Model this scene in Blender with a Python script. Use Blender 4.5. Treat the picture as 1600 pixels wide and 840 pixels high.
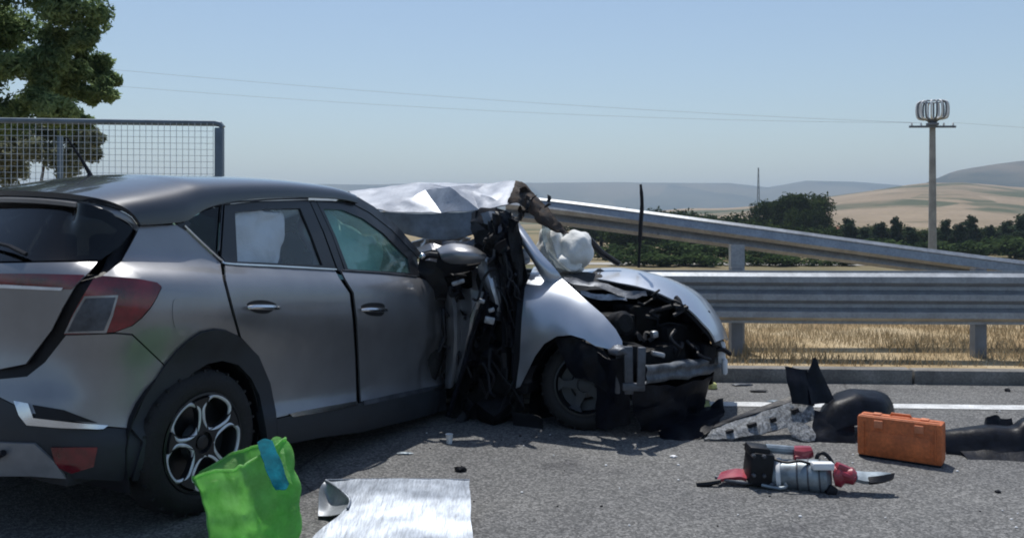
import bpy, bmesh, math, random
import numpy as np
from mathutils import Vector, Matrix, noise
from mathutils.geometry import delaunay_2d_cdt

# ------------------------------------------------------------------ camera, sky, sun, exposure
for o in list(bpy.data.objects): bpy.data.objects.remove(o)
S = bpy.context.scene
COL = S.collection
EYE = 1.42          # eye height in metres
FPX = 1350.0        # focal length in photo pixels (1600 wide)
HOR = 340.0         # horizon row
cam = bpy.data.cameras.new('camera'); camo = bpy.data.objects.new('camera', cam); COL.objects.link(camo)
camo.location = (0, 0, EYE); camo.rotation_euler = (math.pi/2, 0, 0)
cam.sensor_width = 36; cam.lens = FPX/1600*36; cam.shift_y = -(420-HOR)/1600
cam.clip_start = 0.05; cam.clip_end = 30000
S.camera = camo
SUN_EL, SUN_AZ = math.radians(69), math.radians(-8)
W = bpy.data.worlds.new('World'); S.world = W; W.use_nodes = True
wn = W.node_tree.nodes; wl = W.node_tree.links; wn.clear()
sky = wn.new('ShaderNodeTexSky'); sky.sky_type = 'NISHITA'; sky.sun_disc = False
sky.sun_elevation = SUN_EL; sky.sun_rotation = SUN_AZ
sky.air_density = 1.5; sky.dust_density = 4.0; sky.ozone_density = 1.5; sky.altitude = 2000
bg = wn.new('ShaderNodeBackground'); bg.inputs['Strength'].default_value = 0.116
wo = wn.new('ShaderNodeOutputWorld'); wl.new(sky.outputs[0], bg.inputs[0]); wl.new(bg.outputs[0], wo.inputs[0])
sl = bpy.data.lights.new('sun', 'SUN'); sl.energy = 4.2; sl.angle = math.radians(0.5); sl.color = (1.0, 0.965, 0.91)
so = bpy.data.objects.new('sun', sl); COL.objects.link(so)
sd = Vector((math.sin(SUN_AZ)*math.cos(SUN_EL), math.cos(SUN_AZ)*math.cos(SUN_EL), math.sin(SUN_EL)))
so.rotation_euler = sd.to_track_quat('Z', 'Y').to_euler(); so.location = sd*60
vs = S.view_settings; vs.view_transform = 'Standard'; vs.look = 'None'; vs.gamma = 1.0; vs.exposure = 0.0
vs.use_curve_mapping = False
S.render.engine = 'CYCLES'; S.cycles.max_bounces = 7; S.cycles.transparent_max_bounces = 24
S.cycles.filter_width = 1.9
try: S.cycles.use_denoising = True
except Exception: pass

random.seed(7); np.random.seed(7)
rnd = random.Random(11)
def lerp(a, b, t): return a+(b-a)*t
def ray(px, py): return Vector(((px-800)/FPX, 1.0, -(py-HOR)/FPX))
def at(px, py, Y): d = ray(px, py); return Vector((0, 0, EYE))+d*Y
def gnd(px, py, h=0.0): return at(px, py, (EYE-h)*FPX/(py-HOR))
def proj(p): return (800+FPX*p[0]/p[1], HOR-FPX*(p[2]-EYE)/p[1])

# ------------------------------------------------------------------ materials
MATS = {}
def nodes(name):
    m = bpy.data.materials.new(name); m.use_nodes = True; nt = m.node_tree; nt.nodes.clear()
    out = nt.nodes.new('ShaderNodeOutputMaterial'); MATS[name] = m
    return m, nt, out
def N(nt, typ, **kw):
    n = nt.nodes.new(typ)
    for k, v in kw.items():
        if k.startswith('_'): setattr(n, k[1:], v)
        else: n.inputs[k.replace('__', ' ')].default_value = v
    return n
def C4(c): return (c[0], c[1], c[2], 1.0)
def pbr(name, col, rough=0.5, metal=0.0, var=0.12, scale=6.0, bump=0.0, bscale=60.0, coat=0.0, spec=0.5, col2=None, fine=0.0, fscale=120.0, trans=0.0, stretch=None, bdist=0.01):
    """principled material: base colour varied by two noises, roughness varied, optional bump"""
    m, nt, out = nodes(name); L = nt.links
    b = N(nt, 'ShaderNodeBsdfPrincipled'); L.new(b.outputs[0], out.inputs[0])
    tc = N(nt, 'ShaderNodeTexCoord'); src = tc.outputs['Object']
    if stretch:
        mp = N(nt, 'ShaderNodeMapping'); mp.inputs['Scale'].default_value = stretch; L.new(src, mp.inputs[0]); src = mp.outputs[0]
    n1 = N(nt, 'ShaderNodeTexNoise', Scale=scale, Detail=6.0, Roughness=0.6); L.new(src, n1.inputs['Vector'])
    c2 = col2 if col2 else tuple(c*(1-var*2) for c in col)
    hi = tuple(min(1, c*(1+var)) for c in col)
    r = N(nt, 'ShaderNodeValToRGB'); r.color_ramp.elements[0].position = .32; r.color_ramp.elements[1].position = .68
    r.color_ramp.elements[0].color = C4(c2); r.color_ramp.elements[1].color = C4(hi); L.new(n1.outputs[0], r.inputs[0])
    cs = r.outputs[0]
    if fine > 0:
        n2 = N(nt, 'ShaderNodeTexNoise', Scale=fscale, Detail=3.0); L.new(src, n2.inputs['Vector'])
        r2 = N(nt, 'ShaderNodeValToRGB'); r2.color_ramp.elements[0].position = .35; r2.color_ramp.elements[1].position = .65
        r2.color_ramp.elements[0].color = (1-fine,)*3+(1,); r2.color_ramp.elements[1].color = (1+fine,)*3+(1,); L.new(n2.outputs[0], r2.inputs[0])
        mx = N(nt, 'ShaderNodeMix', _data_type='RGBA', _blend_type='MULTIPLY'); mx.inputs[0].default_value = 1.0
        L.new(cs, mx.inputs[6]); L.new(r2.outputs[0], mx.inputs[7]); cs = mx.outputs[2]
    L.new(cs, b.inputs['Base Color'])
    b.inputs['Metallic'].default_value = metal; b.inputs['Coat Weight'].default_value = coat; b.inputs['Coat Roughness'].default_value = 0.06
    b.inputs['Specular IOR Level'].default_value = spec
    mr = N(nt, 'ShaderNodeMapRange'); mr.inputs['To Min'].default_value = max(.02, rough*.8); mr.inputs['To Max'].default_value = min(1, rough*1.2)
    L.new(n1.outputs[0], mr.inputs[0]); L.new(mr.outputs[0], b.inputs['Roughness'])
    if bump > 0:
        n3 = N(nt, 'ShaderNodeTexNoise', Scale=bscale, Detail=4.0); L.new(src, n3.inputs['Vector'])
        bp = N(nt, 'ShaderNodeBump', Strength=bump, Distance=bdist); L.new(n3.outputs[0], bp.inputs['Height']); L.new(bp.outputs[0], b.inputs['Normal'])
    if trans > 0: b.inputs['Transmission Weight'].default_value = trans
    return m
def glass(name, tint, gloss=1.0, dirt_light=0.0, dirt_light_col=(.4, .42, .4)):
    m, nt, out = nodes(name); L = nt.links
    t = N(nt, 'ShaderNodeBsdfTransparent', Color=C4(tint)); g = N(nt, 'ShaderNodeBsdfGlossy', Color=(gloss, gloss, gloss, 1), Roughness=.03)
    lw = N(nt, 'ShaderNodeLayerWeight', Blend=.5); pw = N(nt, 'ShaderNodeMath', _operation='POWER'); pw.inputs[1].default_value = 4.5; L.new(lw.outputs['Facing'], pw.inputs[0])
    fa = N(nt, 'ShaderNodeMath', _operation='MULTIPLY_ADD'); fa.inputs[1].default_value = .85; fa.inputs[2].default_value = .035; L.new(pw.outputs[0], fa.inputs[0])
    mx = N(nt, 'ShaderNodeMixShader'); L.new(fa.outputs[0], mx.inputs[0]); L.new(t.outputs[0], mx.inputs[1]); L.new(g.outputs[0], mx.inputs[2])
    last = mx.outputs[0]
    if dirt_light > 0:
        d = N(nt, 'ShaderNodeBsdfDiffuse', Color=C4(dirt_light_col)); tc = N(nt, 'ShaderNodeTexCoord'); n = N(nt, 'ShaderNodeTexNoise', Scale=5.0, Detail=6.0); L.new(tc.outputs['Object'], n.inputs['Vector'])
        mr = N(nt, 'ShaderNodeMapRange'); mr.inputs['From Min'].default_value = .35; mr.inputs['From Max'].default_value = .75; mr.inputs['To Min'].default_value = dirt_light*.3; mr.inputs['To Max'].default_value = dirt_light; L.new(n.outputs[0], mr.inputs[0])
        m2 = N(nt, 'ShaderNodeMixShader'); L.new(mr.outputs[0], m2.inputs[0]); L.new(last, m2.inputs[1]); L.new(d.outputs[0], m2.inputs[2]); last = m2.outputs[0]
    L.new(last, out.inputs[0]); return m
def foliage(name, dark, light, trans=.35, scale=.8):
    m, nt, out = nodes(name); L = nt.links
    g = N(nt, 'ShaderNodeNewGeometry'); tc = N(nt, 'ShaderNodeTexCoord'); n = N(nt, 'ShaderNodeTexNoise', Scale=scale, Detail=3.0); L.new(tc.outputs['Object'], n.inputs['Vector'])
    ad = N(nt, 'ShaderNodeMath', _operation='ADD'); ml = N(nt, 'ShaderNodeMath', _operation='MULTIPLY'); ml.inputs[1].default_value = .5
    L.new(g.outputs['Random Per Island'], ml.inputs[0]); L.new(ml.outputs[0], ad.inputs[0]); L.new(n.outputs[0], ad.inputs[1])
    r = N(nt, 'ShaderNodeValToRGB'); r.color_ramp.elements[0].position = .45; r.color_ramp.elements[1].position = 1.0
    r.color_ramp.elements[0].color = C4(dark); r.color_ramp.elements[1].color = C4(light); L.new(ad.outputs[0], r.inputs[0])
    d = N(nt, 'ShaderNodeBsdfDiffuse'); t = N(nt, 'ShaderNodeBsdfTranslucent'); L.new(r.outputs[0], d.inputs[0]); L.new(r.outputs[0], t.inputs[0])
    mx = N(nt, 'ShaderNodeMixShader'); mx.inputs[0].default_value = trans; L.new(d.outputs[0], mx.inputs[1]); L.new(t.outputs[0], mx.inputs[2]); L.new(mx.outputs[0], out.inputs[0])
    return m

pbr('paint_grey', (.29, .294, .308), .37, .66, var=.10, scale=1.6, coat=.5, fine=.05, fscale=900, bump=.03, bscale=3.5, bdist=.05)
pbr('paint_black', (.020, .022, .027), .38, .1, var=.1, scale=3, coat=.25)
pbr('paint_silver_dull', (.36, .385, .43), .5, .45, var=.12, scale=5, fine=.08, fscale=60)
pbr('paint_roof', (.032, .036, .044), .33, .4, var=.05, scale=3, coat=1.0)
pbr('paint_silver', (.47, .505, .56), .36, .82, var=.04, scale=3, coat=.6, fine=.05, fscale=900)
pbr('cladding', (.024, .029, .037), .55, 0, var=.12, scale=8, bump=.25, bscale=500)
pbr('plastic_black', (.009, .010, .014), .5, 0, spec=.3, var=.2, scale=9, bump=.15, bscale=200)
pbr('torn_plastic', (.006, .008, .014), .42, 0, spec=.18, var=.3, scale=14, bump=.25, bscale=25, fine=.2, fscale=60)
pbr('scuffed_plastic', (.25, .26, .27), .75, 0, var=.3, scale=42, col2=(.035, .04, .045), bump=.7, bscale=40, fine=.3, fscale=90)
pbr('chrome', (.75, .76, .78), .18, 1.0, var=.05)
pbr('rim_black', (.018, .020, .024), .35, .2, var=.15)
pbr('rim_silver', (.80, .81, .83), .4, .3, var=.08, scale=12)
pbr('rubber', (.012, .012, .013), .75, 0, var=.25, scale=14, bump=.4, bscale=90, fine=.2)
pbr('lamp_red', (.17, .004, .012), .10, 0, var=.35, scale=10, coat=1.0)
pbr('lamp_clear', (.30, .31, .33), .2, .5, var=.2, coat=1.0)
pbr('cabin', (.030, .031, .035), .8, 0, var=.2, scale=10, bump=.2)
pbr('seat_cloth', (.05, .05, .055), .9, 0, var=.2, scale=20, bump=.3)
pbr('airbag', (.74, .75, .73), .85, 0, var=.06, scale=5, bump=.5, bscale=14, bdist=.03)
pbr('engine_dark', (.008, .009, .012), .6, .1, spec=.25, var=.5, scale=14, bump=.5, bscale=30)
pbr('engine_metal', (.33, .35, .38), .45, .7, var=.25, scale=20, bump=.3)
pbr('steel_slate', (.15, .18, .22), .5, .4, var=.2, scale=10, bump=.2)
pbr('steel_beam', (.12, .135, .155), .6, .4, var=.3, scale=14, bump=.4)
pbr('steel_dark', (.10, .11, .13), .5, .6, var=.25, scale=12, bump=.2)
pbr('rusty_torn', (.055, .036, .024), .8, .1, var=.4, scale=22, col2=(.022, .024, .028), bump=.6, bscale=40)
pbr('galvanised', (.32, .345, .375), .5, .45, var=.10, scale=7, fine=.10, fscale=40, bump=.12, bscale=20)
pbr('skid_grey', (.26, .27, .29), .45, .3, var=.1, scale=8)
pbr('galvanised_bright', (.22, .25, .295), .45, .5, var=.10, scale=6, fine=.16, fscale=24, stretch=(5, 1, 1), bump=.25, bscale=6)
pbr('orange', (.56, .145, .042), .55, 0, var=.16, scale=10, fine=.14, fscale=60, bump=.1)
pbr('orange_worn', (.60, .21, .10), .6, 0, var=.15, scale=9)
pbr('red_plastic', (.33, .03, .05), .35, 0, var=.15, scale=15, coat=.4)
pbr('pale_metal', (.27, .32, .36), .45, .5, var=.25, scale=12)
pbr('white_bit', (.78, .79, .80), .6, 0, var=.05)
pbr('yellow_bit', (.55, .56, .22), .7, 0, var=.15)
pbr('teal_cloth', (.006, .12, .16), .9, 0, spec=.1, var=.25, scale=14, bump=.3)
pbr('concrete', (.20, .19, .175), .9, 0, var=.2, scale=4, fine=.2, fscale=60, bump=.4, bscale=80)
pbr('pole_concrete', (.34, .33, .31), .9, 0, var=.15, scale=2, fine=.08)
pbr('steel_post', (.20, .22, .25), .6, .4, var=.15, scale=5)
pbr('fence_paint', (.13, .17, .21), .55, .3, var=.12, scale=5)
pbr('wire', (.50, .55, .58), .5, .3, var=.1)
pbr('cable_grey', (.42, .46, .50), .6, .2, var=.1)
pbr('bark', (.10, .075, .055), .95, 0, var=.3, scale=5, bump=.8, bscale=18, stretch=(1, 1, .25))
pbr('house_wall', (.55, .50, .44), .9, 0, var=.08)
pbr('roof_tile', (.34, .15, .10), .9, 0, var=.2, scale=2)
pbr('white_line', (.62, .63, .63), .8, 0, var=.14, scale=7, fine=.16, fscale=90)
pbr('track', (.36, .34, .30), .95, 0, var=.12, scale=.3)
glass('glass_dark', (.13, .15, .17))
glass('glass_clear', (.93, .95, .97))
glass('glass_teal', (.74, .95, .92), dirt_light=.22, dirt_light_col=(.38, .56, .54))  # teal diffuse layer paints in the light coming through the cabin
glass('glass_shatter', (.55, .60, .60), dirt_light=.5)
foliage('needles', (.075, .130, .068), (.30, .39, .18), .6, 1.6)
foliage('needles_pale', (.12, .145, .11), (.30, .32, .23), .5, 1.2)
foliage('leaf_mid', (.016, .030, .012), (.060, .085, .030), .25, .3)
foliage('leaf_dark', (.024, .040, .029), (.062, .088, .052), .2, .3)
foliage('leaf_bush', (.022, .042, .018), (.075, .11, .042), .3, .6)
foliage('straw', (.25, .19, .11), (.47, .39, .26), .25, 1.5)

def asphalt():
    m, nt, out = nodes('asphalt'); L = nt.links
    b = N(nt, 'ShaderNodeBsdfPrincipled', Roughness=.88); b.inputs['Specular IOR Level'].default_value = .3; L.new(b.outputs[0], out.inputs[0])
    tc = N(nt, 'ShaderNodeTexCoord'); src = tc.outputs['Object']
    v = N(nt, 'ShaderNodeTexVoronoi', Scale=95.0); L.new(src, v.inputs['Vector'])
    r1 = N(nt, 'ShaderNodeValToRGB'); e = r1.color_ramp; e.elements[0].position = 0; e.elements[0].color = (.075, .076, .076, 1); e.elements[1].position = 1; e.elements[1].color = (.245, .243, .238, 1)
    x = e.elements.new(.55); x.color = (.135, .136, .134, 1)
    sp = N(nt, 'ShaderNodeSeparateColor'); L.new(v.outputs['Color'], sp.inputs[0]); L.new(sp.outputs[0], r1.inputs[0])
    n2 = N(nt, 'ShaderNodeTexNoise', Scale=1.1, Detail=7.0, Roughness=.65); L.new(src, n2.inputs['Vector'])
    r2 = N(nt, 'ShaderNodeValToRGB'); r2.color_ramp.elements[0].position = .3; r2.color_ramp.elements[0].color = (.76, .76, .78, 1); r2.color_ramp.elements[1].position = .7; r2.color_ramp.elements[1].color = (1.12, 1.11, 1.09, 1); L.new(n2.outputs[0], r2.inputs[0])
    mx = N(nt, 'ShaderNodeMix', _data_type='RGBA', _blend_type='MULTIPLY'); mx.inputs[0].default_value = 1; L.new(r1.outputs[0], mx.inputs[6]); L.new(r2.outputs[0], mx.inputs[7])
    n4 = N(nt, 'ShaderNodeTexNoise', Scale=.85, Detail=5.0, Roughness=.7, Distortion=1.2); L.new(src, n4.inputs['Vector'])   # old oil and tyre stains
    r4 = N(nt, 'ShaderNodeValToRGB'); r4.color_ramp.elements[0].position = .58; r4.color_ramp.elements[0].color = (1, 1, 1, 1); r4.color_ramp.elements[1].position = .70; r4.color_ramp.elements[1].color = (.68, .68, .70, 1); L.new(n4.outputs[0], r4.inputs[0])
    m4 = N(nt, 'ShaderNodeMix', _data_type='RGBA', _blend_type='MULTIPLY'); m4.inputs[0].default_value = 1; L.new(mx.outputs[2], m4.inputs[6]); L.new(r4.outputs[0], m4.inputs[7])
    v5 = N(nt, 'ShaderNodeTexVoronoi', Scale=.32, _feature='DISTANCE_TO_EDGE'); w5 = N(nt, 'ShaderNodeTexNoise', Scale=3.0, Detail=5.0); mx5 = N(nt, 'ShaderNodeMix', _data_type='VECTOR'); mx5.inputs[0].default_value = .12; L.new(src, w5.inputs['Vector']); L.new(src, mx5.inputs[4]); L.new(w5.outputs['Color'], mx5.inputs[5]); L.new(mx5.outputs[1], v5.inputs['Vector'])   # hairline cracks
    r5 = N(nt, 'ShaderNodeValToRGB'); r5.color_ramp.elements[0].position = .0; r5.color_ramp.elements[0].color = (.55, .55, .55, 1); r5.color_ramp.elements[1].position = .0022; r5.color_ramp.elements[1].color = (1, 1, 1, 1); L.new(v5.outputs['Distance'], r5.inputs[0])
    m5 = N(nt, 'ShaderNodeMix', _data_type='RGBA', _blend_type='MULTIPLY'); m5.inputs[0].default_value = 1; L.new(m4.outputs[2], m5.inputs[6]); L.new(r5.outputs[0], m5.inputs[7])
    L.new(m5.outputs[2], b.inputs['Base Color'])
    bp = N(nt, 'ShaderNodeBump', Strength=.55, Distance=.004); L.new(v.outputs['Distance'], bp.inputs['Height']); L.new(bp.outputs[0], b.inputs['Normal'])
    return m
asphalt()
def field_mat(name, c1, c2, c3, scale):
    m, nt, out = nodes(name); L = nt.links
    b = N(nt, 'ShaderNodeBsdfPrincipled', Roughness=.95); b.inputs['Specular IOR Level'].default_value = .1; L.new(b.outputs[0], out.inputs[0])
    tc = N(nt, 'ShaderNodeTexCoord'); src = tc.outputs['Object']
    v = N(nt, 'ShaderNodeTexNoise', Scale=scale, Detail=5.0, Roughness=.55); L.new(src, v.inputs['Vector'])
    r = N(nt, 'ShaderNodeValToRGB'); e = r.color_ramp; e.elements[0].position = .36; e.elements[0].color = C4(c1); e.elements[1].position = .66; e.elements[1].color = C4(c3); x = e.elements.new(.48); x.color = C4(c2)
    L.new(v.outputs[0], r.inputs[0])
    vo = N(nt, 'ShaderNodeTexVoronoi', Scale=scale*1.3); L.new(src, vo.inputs['Vector']); se = N(nt, 'ShaderNodeSeparateColor'); L.new(vo.outputs['Color'], se.inputs[0])
    ma = N(nt, 'ShaderNodeMath', _operation='MULTIPLY_ADD'); ma.inputs[1].default_value = .26; L.new(se.outputs[0], ma.inputs[0]); sb = N(nt, 'ShaderNodeMath', _operation='SUBTRACT'); sb.inputs[1].default_value = .13; L.new(v.outputs[0], sb.inputs[0]); L.new(sb.outputs[0], ma.inputs[2]); L.new(ma.outputs[0], r.inputs[0])
    n2 = N(nt, 'ShaderNodeTexNoise', Scale=scale*30, Detail=4.0); L.new(src, n2.inputs['Vector'])
    mx = N(nt, 'ShaderNodeMix', _data_type='RGBA', _blend_type='OVERLAY'); mx.inputs[0].default_value = .35; L.new(r.outputs[0], mx.inputs[6]); L.new(n2.outputs[0], mx.inputs[7]); L.new(mx.outputs[2], b.inputs['Base Color'])
    return m
field_mat('ground_far', (.07, .085, .04), (.20, .165, .095), (.30, .235, .14), .006)
field_mat('hill_tan', (.08, .088, .045), (.235, .18, .115), (.30, .23, .155), .0065)
field_mat('hill_scrub', (.045, .05, .035), (.085, .08, .055), (.16, .13, .09), .004)
field_mat('hill_far', (.05, .06, .04), (.10, .10, .065), (.16, .14, .09), .0012)
field_mat('verge_soil', (.28, .20, .11), (.38, .29, .17), (.46, .37, .24), .8)
def green_plastic():
    m, nt, out = nodes('green_plastic'); L = nt.links
    d = N(nt, 'ShaderNodeBsdfPrincipled', Roughness=.28); t = N(nt, 'ShaderNodeBsdfTranslucent'); tr = N(nt, 'ShaderNodeBsdfTransparent', Color=(.55, .95, .5, 1))
    tc = N(nt, 'ShaderNodeTexCoord'); n = N(nt, 'ShaderNodeTexNoise', Scale=9.0, Detail=6.0, Roughness=.65); L.new(tc.outputs['Object'], n.inputs['Vector'])
    r = N(nt, 'ShaderNodeValToRGB'); r.color_ramp.elements[0].position = .3; r.color_ramp.elements[0].color = (.24, .56, .15, 1); r.color_ramp.elements[1].position = .7; r.color_ramp.elements[1].color = (.60, .90, .46, 1); L.new(n.outputs[0], r.inputs[0])
    L.new(r.outputs[0], d.inputs['Base Color']); L.new(r.outputs[0], t.inputs[0])
    bp = N(nt, 'ShaderNodeBump', Strength=.9, Distance=.03); L.new(n.outputs[0], bp.inputs['Height']); L.new(bp.outputs[0], d.inputs['Normal'])
    a = N(nt, 'ShaderNodeMixShader'); a.inputs[0].default_value = .6; L.new(d.outputs[0], a.inputs[1]); L.new(t.outputs[0], a.inputs[2])
    c = N(nt, 'ShaderNodeMixShader'); n7 = N(nt, 'ShaderNodeTexNoise', Scale=4.5, Detail=3.0); L.new(tc.outputs['Object'], n7.inputs['Vector']); m7 = N(nt, 'ShaderNodeMapRange'); m7.inputs['From Min'].default_value = .35; m7.inputs['From Max'].default_value = .65; m7.inputs['To Min'].default_value = .08; m7.inputs['To Max'].default_value = .62; L.new(n7.outputs[0], m7.inputs[0]); L.new(m7.outputs[0], c.inputs[0]); L.new(a.outputs[0], c.inputs[1]); L.new(tr.outputs[0], c.inputs[2]); L.new(c.outputs[0], out.inputs[0])
green_plastic()

# ------------------------------------------------------------------ scene helpers
ORG = {}
def thing(name, label, cat, loc=(0, 0, 0), group=None):
    o = bpy.data.objects.new(name, None); o.empty_display_size = .1; COL.objects.link(o); o.location = loc
    o['label'] = label; o['category'] = cat
    if group: o['group'] = group
    ORG[o.name] = Vector(loc); return o
def tag(o, label, cat, group=None):
    o['label'] = label; o['category'] = cat
    if group: o['group'] = group
    return o
def mesh_obj(name, V, F, mat, parent=None, smooth=35, base=None):
    """one mesh object from world-space vertices; parts are stored relative to their thing's base"""
    org = Vector((0, 0, 0))
    if parent is not None: org = ORG[parent.name]
    elif base is not None: org = Vector(base)
    me = bpy.data.meshes.new(name); me.from_pydata([tuple(Vector(v)-org) for v in V], [], F); me.update()
    if smooth:
        me.shade_smooth()
        if smooth < 179: me.set_sharp_from_angle(angle=math.radians(smooth))
    me.materials.append(MATS[mat])
    o = bpy.data.objects.new(name, me); COL.objects.link(o)
    if parent is not None: o.parent = parent
    else: o.location = org
    ORG[o.name] = org
    return o
def struct(name, V, F, mat, smooth=0, parent=None):
    o = mesh_obj(name, V, F, mat, parent, smooth)
    if parent is None: o['kind'] = 'structure'
    return o
class MB:
    def __init__(s): s.V = []; s.F = []
    def add(s, V, F):
        k = len(s.V); s.V += [Vector(v) for v in V]; s.F += [tuple(i+k for i in f) for f in F]; return s
    def box(s, c, d, M=None, bev=0.0):
        bm = bmesh.new(); bmesh.ops.create_cube(bm, size=1); bmesh.ops.scale(bm, vec=Vector(d), verts=bm.verts)
        if bev: bmesh.ops.bevel(bm, geom=list(bm.edges), offset=bev, segments=2, affect='EDGES', profile=.5)
        bm.verts.index_update(); c = Vector(c)
        V = [(c+(M @ v.co if M is not None else v.co)) for v in bm.verts]; F = [[v.index for v in f.verts] for f in bm.faces]; bm.free()
        return s.add(V, F)
    def tube(s, pts, r, n=8, cap=True):
        pts = [Vector(p) for p in pts]; k = len(pts); rr = r if isinstance(r, (list, tuple)) else [r]*k
        V = []; up = None
        for i, p in enumerate(pts):
            t = (pts[min(i+1, k-1)]-pts[max(i-1, 0)]).normalized()
            if up is None: up = t.orthogonal().normalized()
            a = (up-t*up.dot(t)).normalized(); b = t.cross(a); up = a
            V += [p+(a*math.cos(2*math.pi*j/n)+b*math.sin(2*math.pi*j/n))*rr[i] for j in range(n)]
        F = [(i*n+j, i*n+(j+1) % n, (i+1)*n+(j+1) % n, (i+1)*n+j) for i in range(k-1) for j in range(n)]
        if cap: F += [tuple(range(n-1, -1, -1)), tuple((k-1)*n+j for j in range(n))]
        return s.add(V, F)
    def lathe(s, c, ax, prof, n=32):
        """prof: list of (radius, offset along axis); closed ends where radius is 0"""
        c = Vector(c); ax = Vector(ax).normalized(); a = ax.orthogonal().normalized(); b = ax.cross(a)
        V = [c+ax*o+(a*math.cos(2*math.pi*j/n)+b*math.sin(2*math.pi*j/n))*max(r, 1e-4) for r, o in prof for j in range(n)]
        F = [(i*n+j, i*n+(j+1) % n, (i+1)*n+(j+1) % n, (i+1)*n+j) for i in range(len(prof)-1) for j in range(n)]
        return s.add(V, F)
    def obj(s, name, mat, parent=None, smooth=35, base=None): return mesh_obj(name, s.V, s.F, mat, parent, smooth, base)
def cr(P, n=8, closed=False):
    """Catmull-Rom through tuples/vectors"""
    P = [np.array(p, float) for p in P]; k = len(P); out = []
    rng = range(k) if closed else range(k-1)
    for i in rng:
        if closed: a, b, c, d = P[(i-1) % k], P[i], P[(i+1) % k], P[(i+2) % k]
        else: a, b, c, d = P[max(i-1, 0)], P[i], P[i+1], P[min(i+2, k-1)]
        for j in range(n):
            t = j/n; out.append(.5*((2*b)+(c-a)*t+(2*a-5*b+4*c-d)*t*t+(3*b-a-3*c+d)*t**3))
    if not closed: out.append(P[-1])
    return out
def solid(V, F, thick, nrm=None):
    """give a sheet a back face and a rim"""
    V = [Vector(v) for v in V]; k = len(V)
    if nrm is None:
        nn = [Vector((0, 0, 0)) for _ in V]
        for f in F:
            p = [V[i] for i in f]; q = (p[1]-p[0]).cross(p[2]-p[0])
            for i in f: nn[i] += q
        nrm = [q.normalized() if q.length > 1e-12 else Vector((0, 0, 1)) for q in nn]
    B = [v-n*thick for v, n in zip(V, nrm)]; cnt = {}
    for f in F:
        for i in range(len(f)):
            a, b = f[i], f[(i+1) % len(f)]; cnt[(a, b)] = cnt.get((a, b), 0)+1
    R = [(b, a, a+k, b+k) for (a, b) in cnt if (b, a) not in cnt]
    return V+B, [tuple(f) for f in F]+[tuple(i+k for i in reversed(f)) for f in F]+R
def patch(rows, n=5, thick=.004, crumple=0.0, cs=6.0, seed=0, flip=False):
    """smooth sheet through a grid of control points (world vectors), optional crumpling"""
    R = [cr(r, n) for r in rows]; m = len(R[0]); cols = [cr([R[i][j] for i in range(len(R))], n) for j in range(m)]
    h = len(cols[0]); V = [Vector(cols[j][i]) for i in range(h) for j in range(m)]
    F = [(i*m+j, i*m+j+1, (i+1)*m+j+1, (i+1)*m+j) for i in range(h-1) for j in range(m-1)]
    if flip: F = [tuple(reversed(f)) for f in F]
    if crumple: V = [v+noise.noise_vector(v*cs+Vector((seed*7.3, seed*3.1, 0)))*crumple+noise.noise_vector(v*cs*2.7+Vector((seed, 9, seed*2)))*crumple*.4 for v in V]
    return solid(V, F, thick) if thick else (V, F)
def ppx(rows, **k): return patch([[at(*p) for p in r] for r in rows], **k)

class Surf:
    """parametric surface S(u,v) in world space that can be asked which (u,v) a sight line meets"""
    def __init__(s, fn, u0, u1, v0, v1, nu=60, nv=40):
        s.fn = fn; s.b = (u0, u1, v0, v1); s.G = []
        for u in np.linspace(u0, u1, nu):
            for v in np.linspace(v0, v1, nv):
                s.G.append((u, v)+proj(fn(u, v)))
        s.G = np.array(s.G)
    def inv(s, px, py):
        d = (s.G[:, 2]-px)**2+(s.G[:, 3]-py)**2; u, v = s.G[np.argmin(d), :2]; e = 1e-3
        for _ in range(14):
            a = proj(s.fn(u, v)); du = proj(s.fn(u+e, v)); dv = proj(s.fn(u, v+e))
            J = np.array([[(du[0]-a[0])/e, (dv[0]-a[0])/e], [(du[1]-a[1])/e, (dv[1]-a[1])/e]]); r = np.array([px-a[0], py-a[1]])
            try: st = np.linalg.solve(J, r)
            except Exception: break
            st = np.clip(st, -.08, .08); u = min(max(u+st[0], s.b[0]), s.b[1]); v = min(max(v+st[1], s.b[2]), s.b[3])
            if abs(st).max() < 1e-5: break
        return (u, v)
    def nrm(s, u, v):
        e = 2e-3; a = Vector(s.fn(u, v)); n = (Vector(s.fn(u+e, v))-a).cross(Vector(s.fn(u, v+e))-a)
        return n.normalized()
def dens(P, step=9):
    out = []
    for i in range(len(P)):
        a, b = P[i], P[(i+1) % len(P)]; k = max(1, int(math.hypot(b[0]-a[0], b[1]-a[1])/step))
        out += [(lerp(a[0], b[0], j/k), lerp(a[1], b[1], j/k)) for j in range(k)]
    return out
def inside(p, P):
    x, y = p; c = False
    for i in range(len(P)):
        (x1, y1), (x2, y2) = P[i], P[i-1]
        if (y1 > y) != (y2 > y) and x < (x2-x1)*(y-y1)/(y2-y1)+x1: c = not c
    return c
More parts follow.
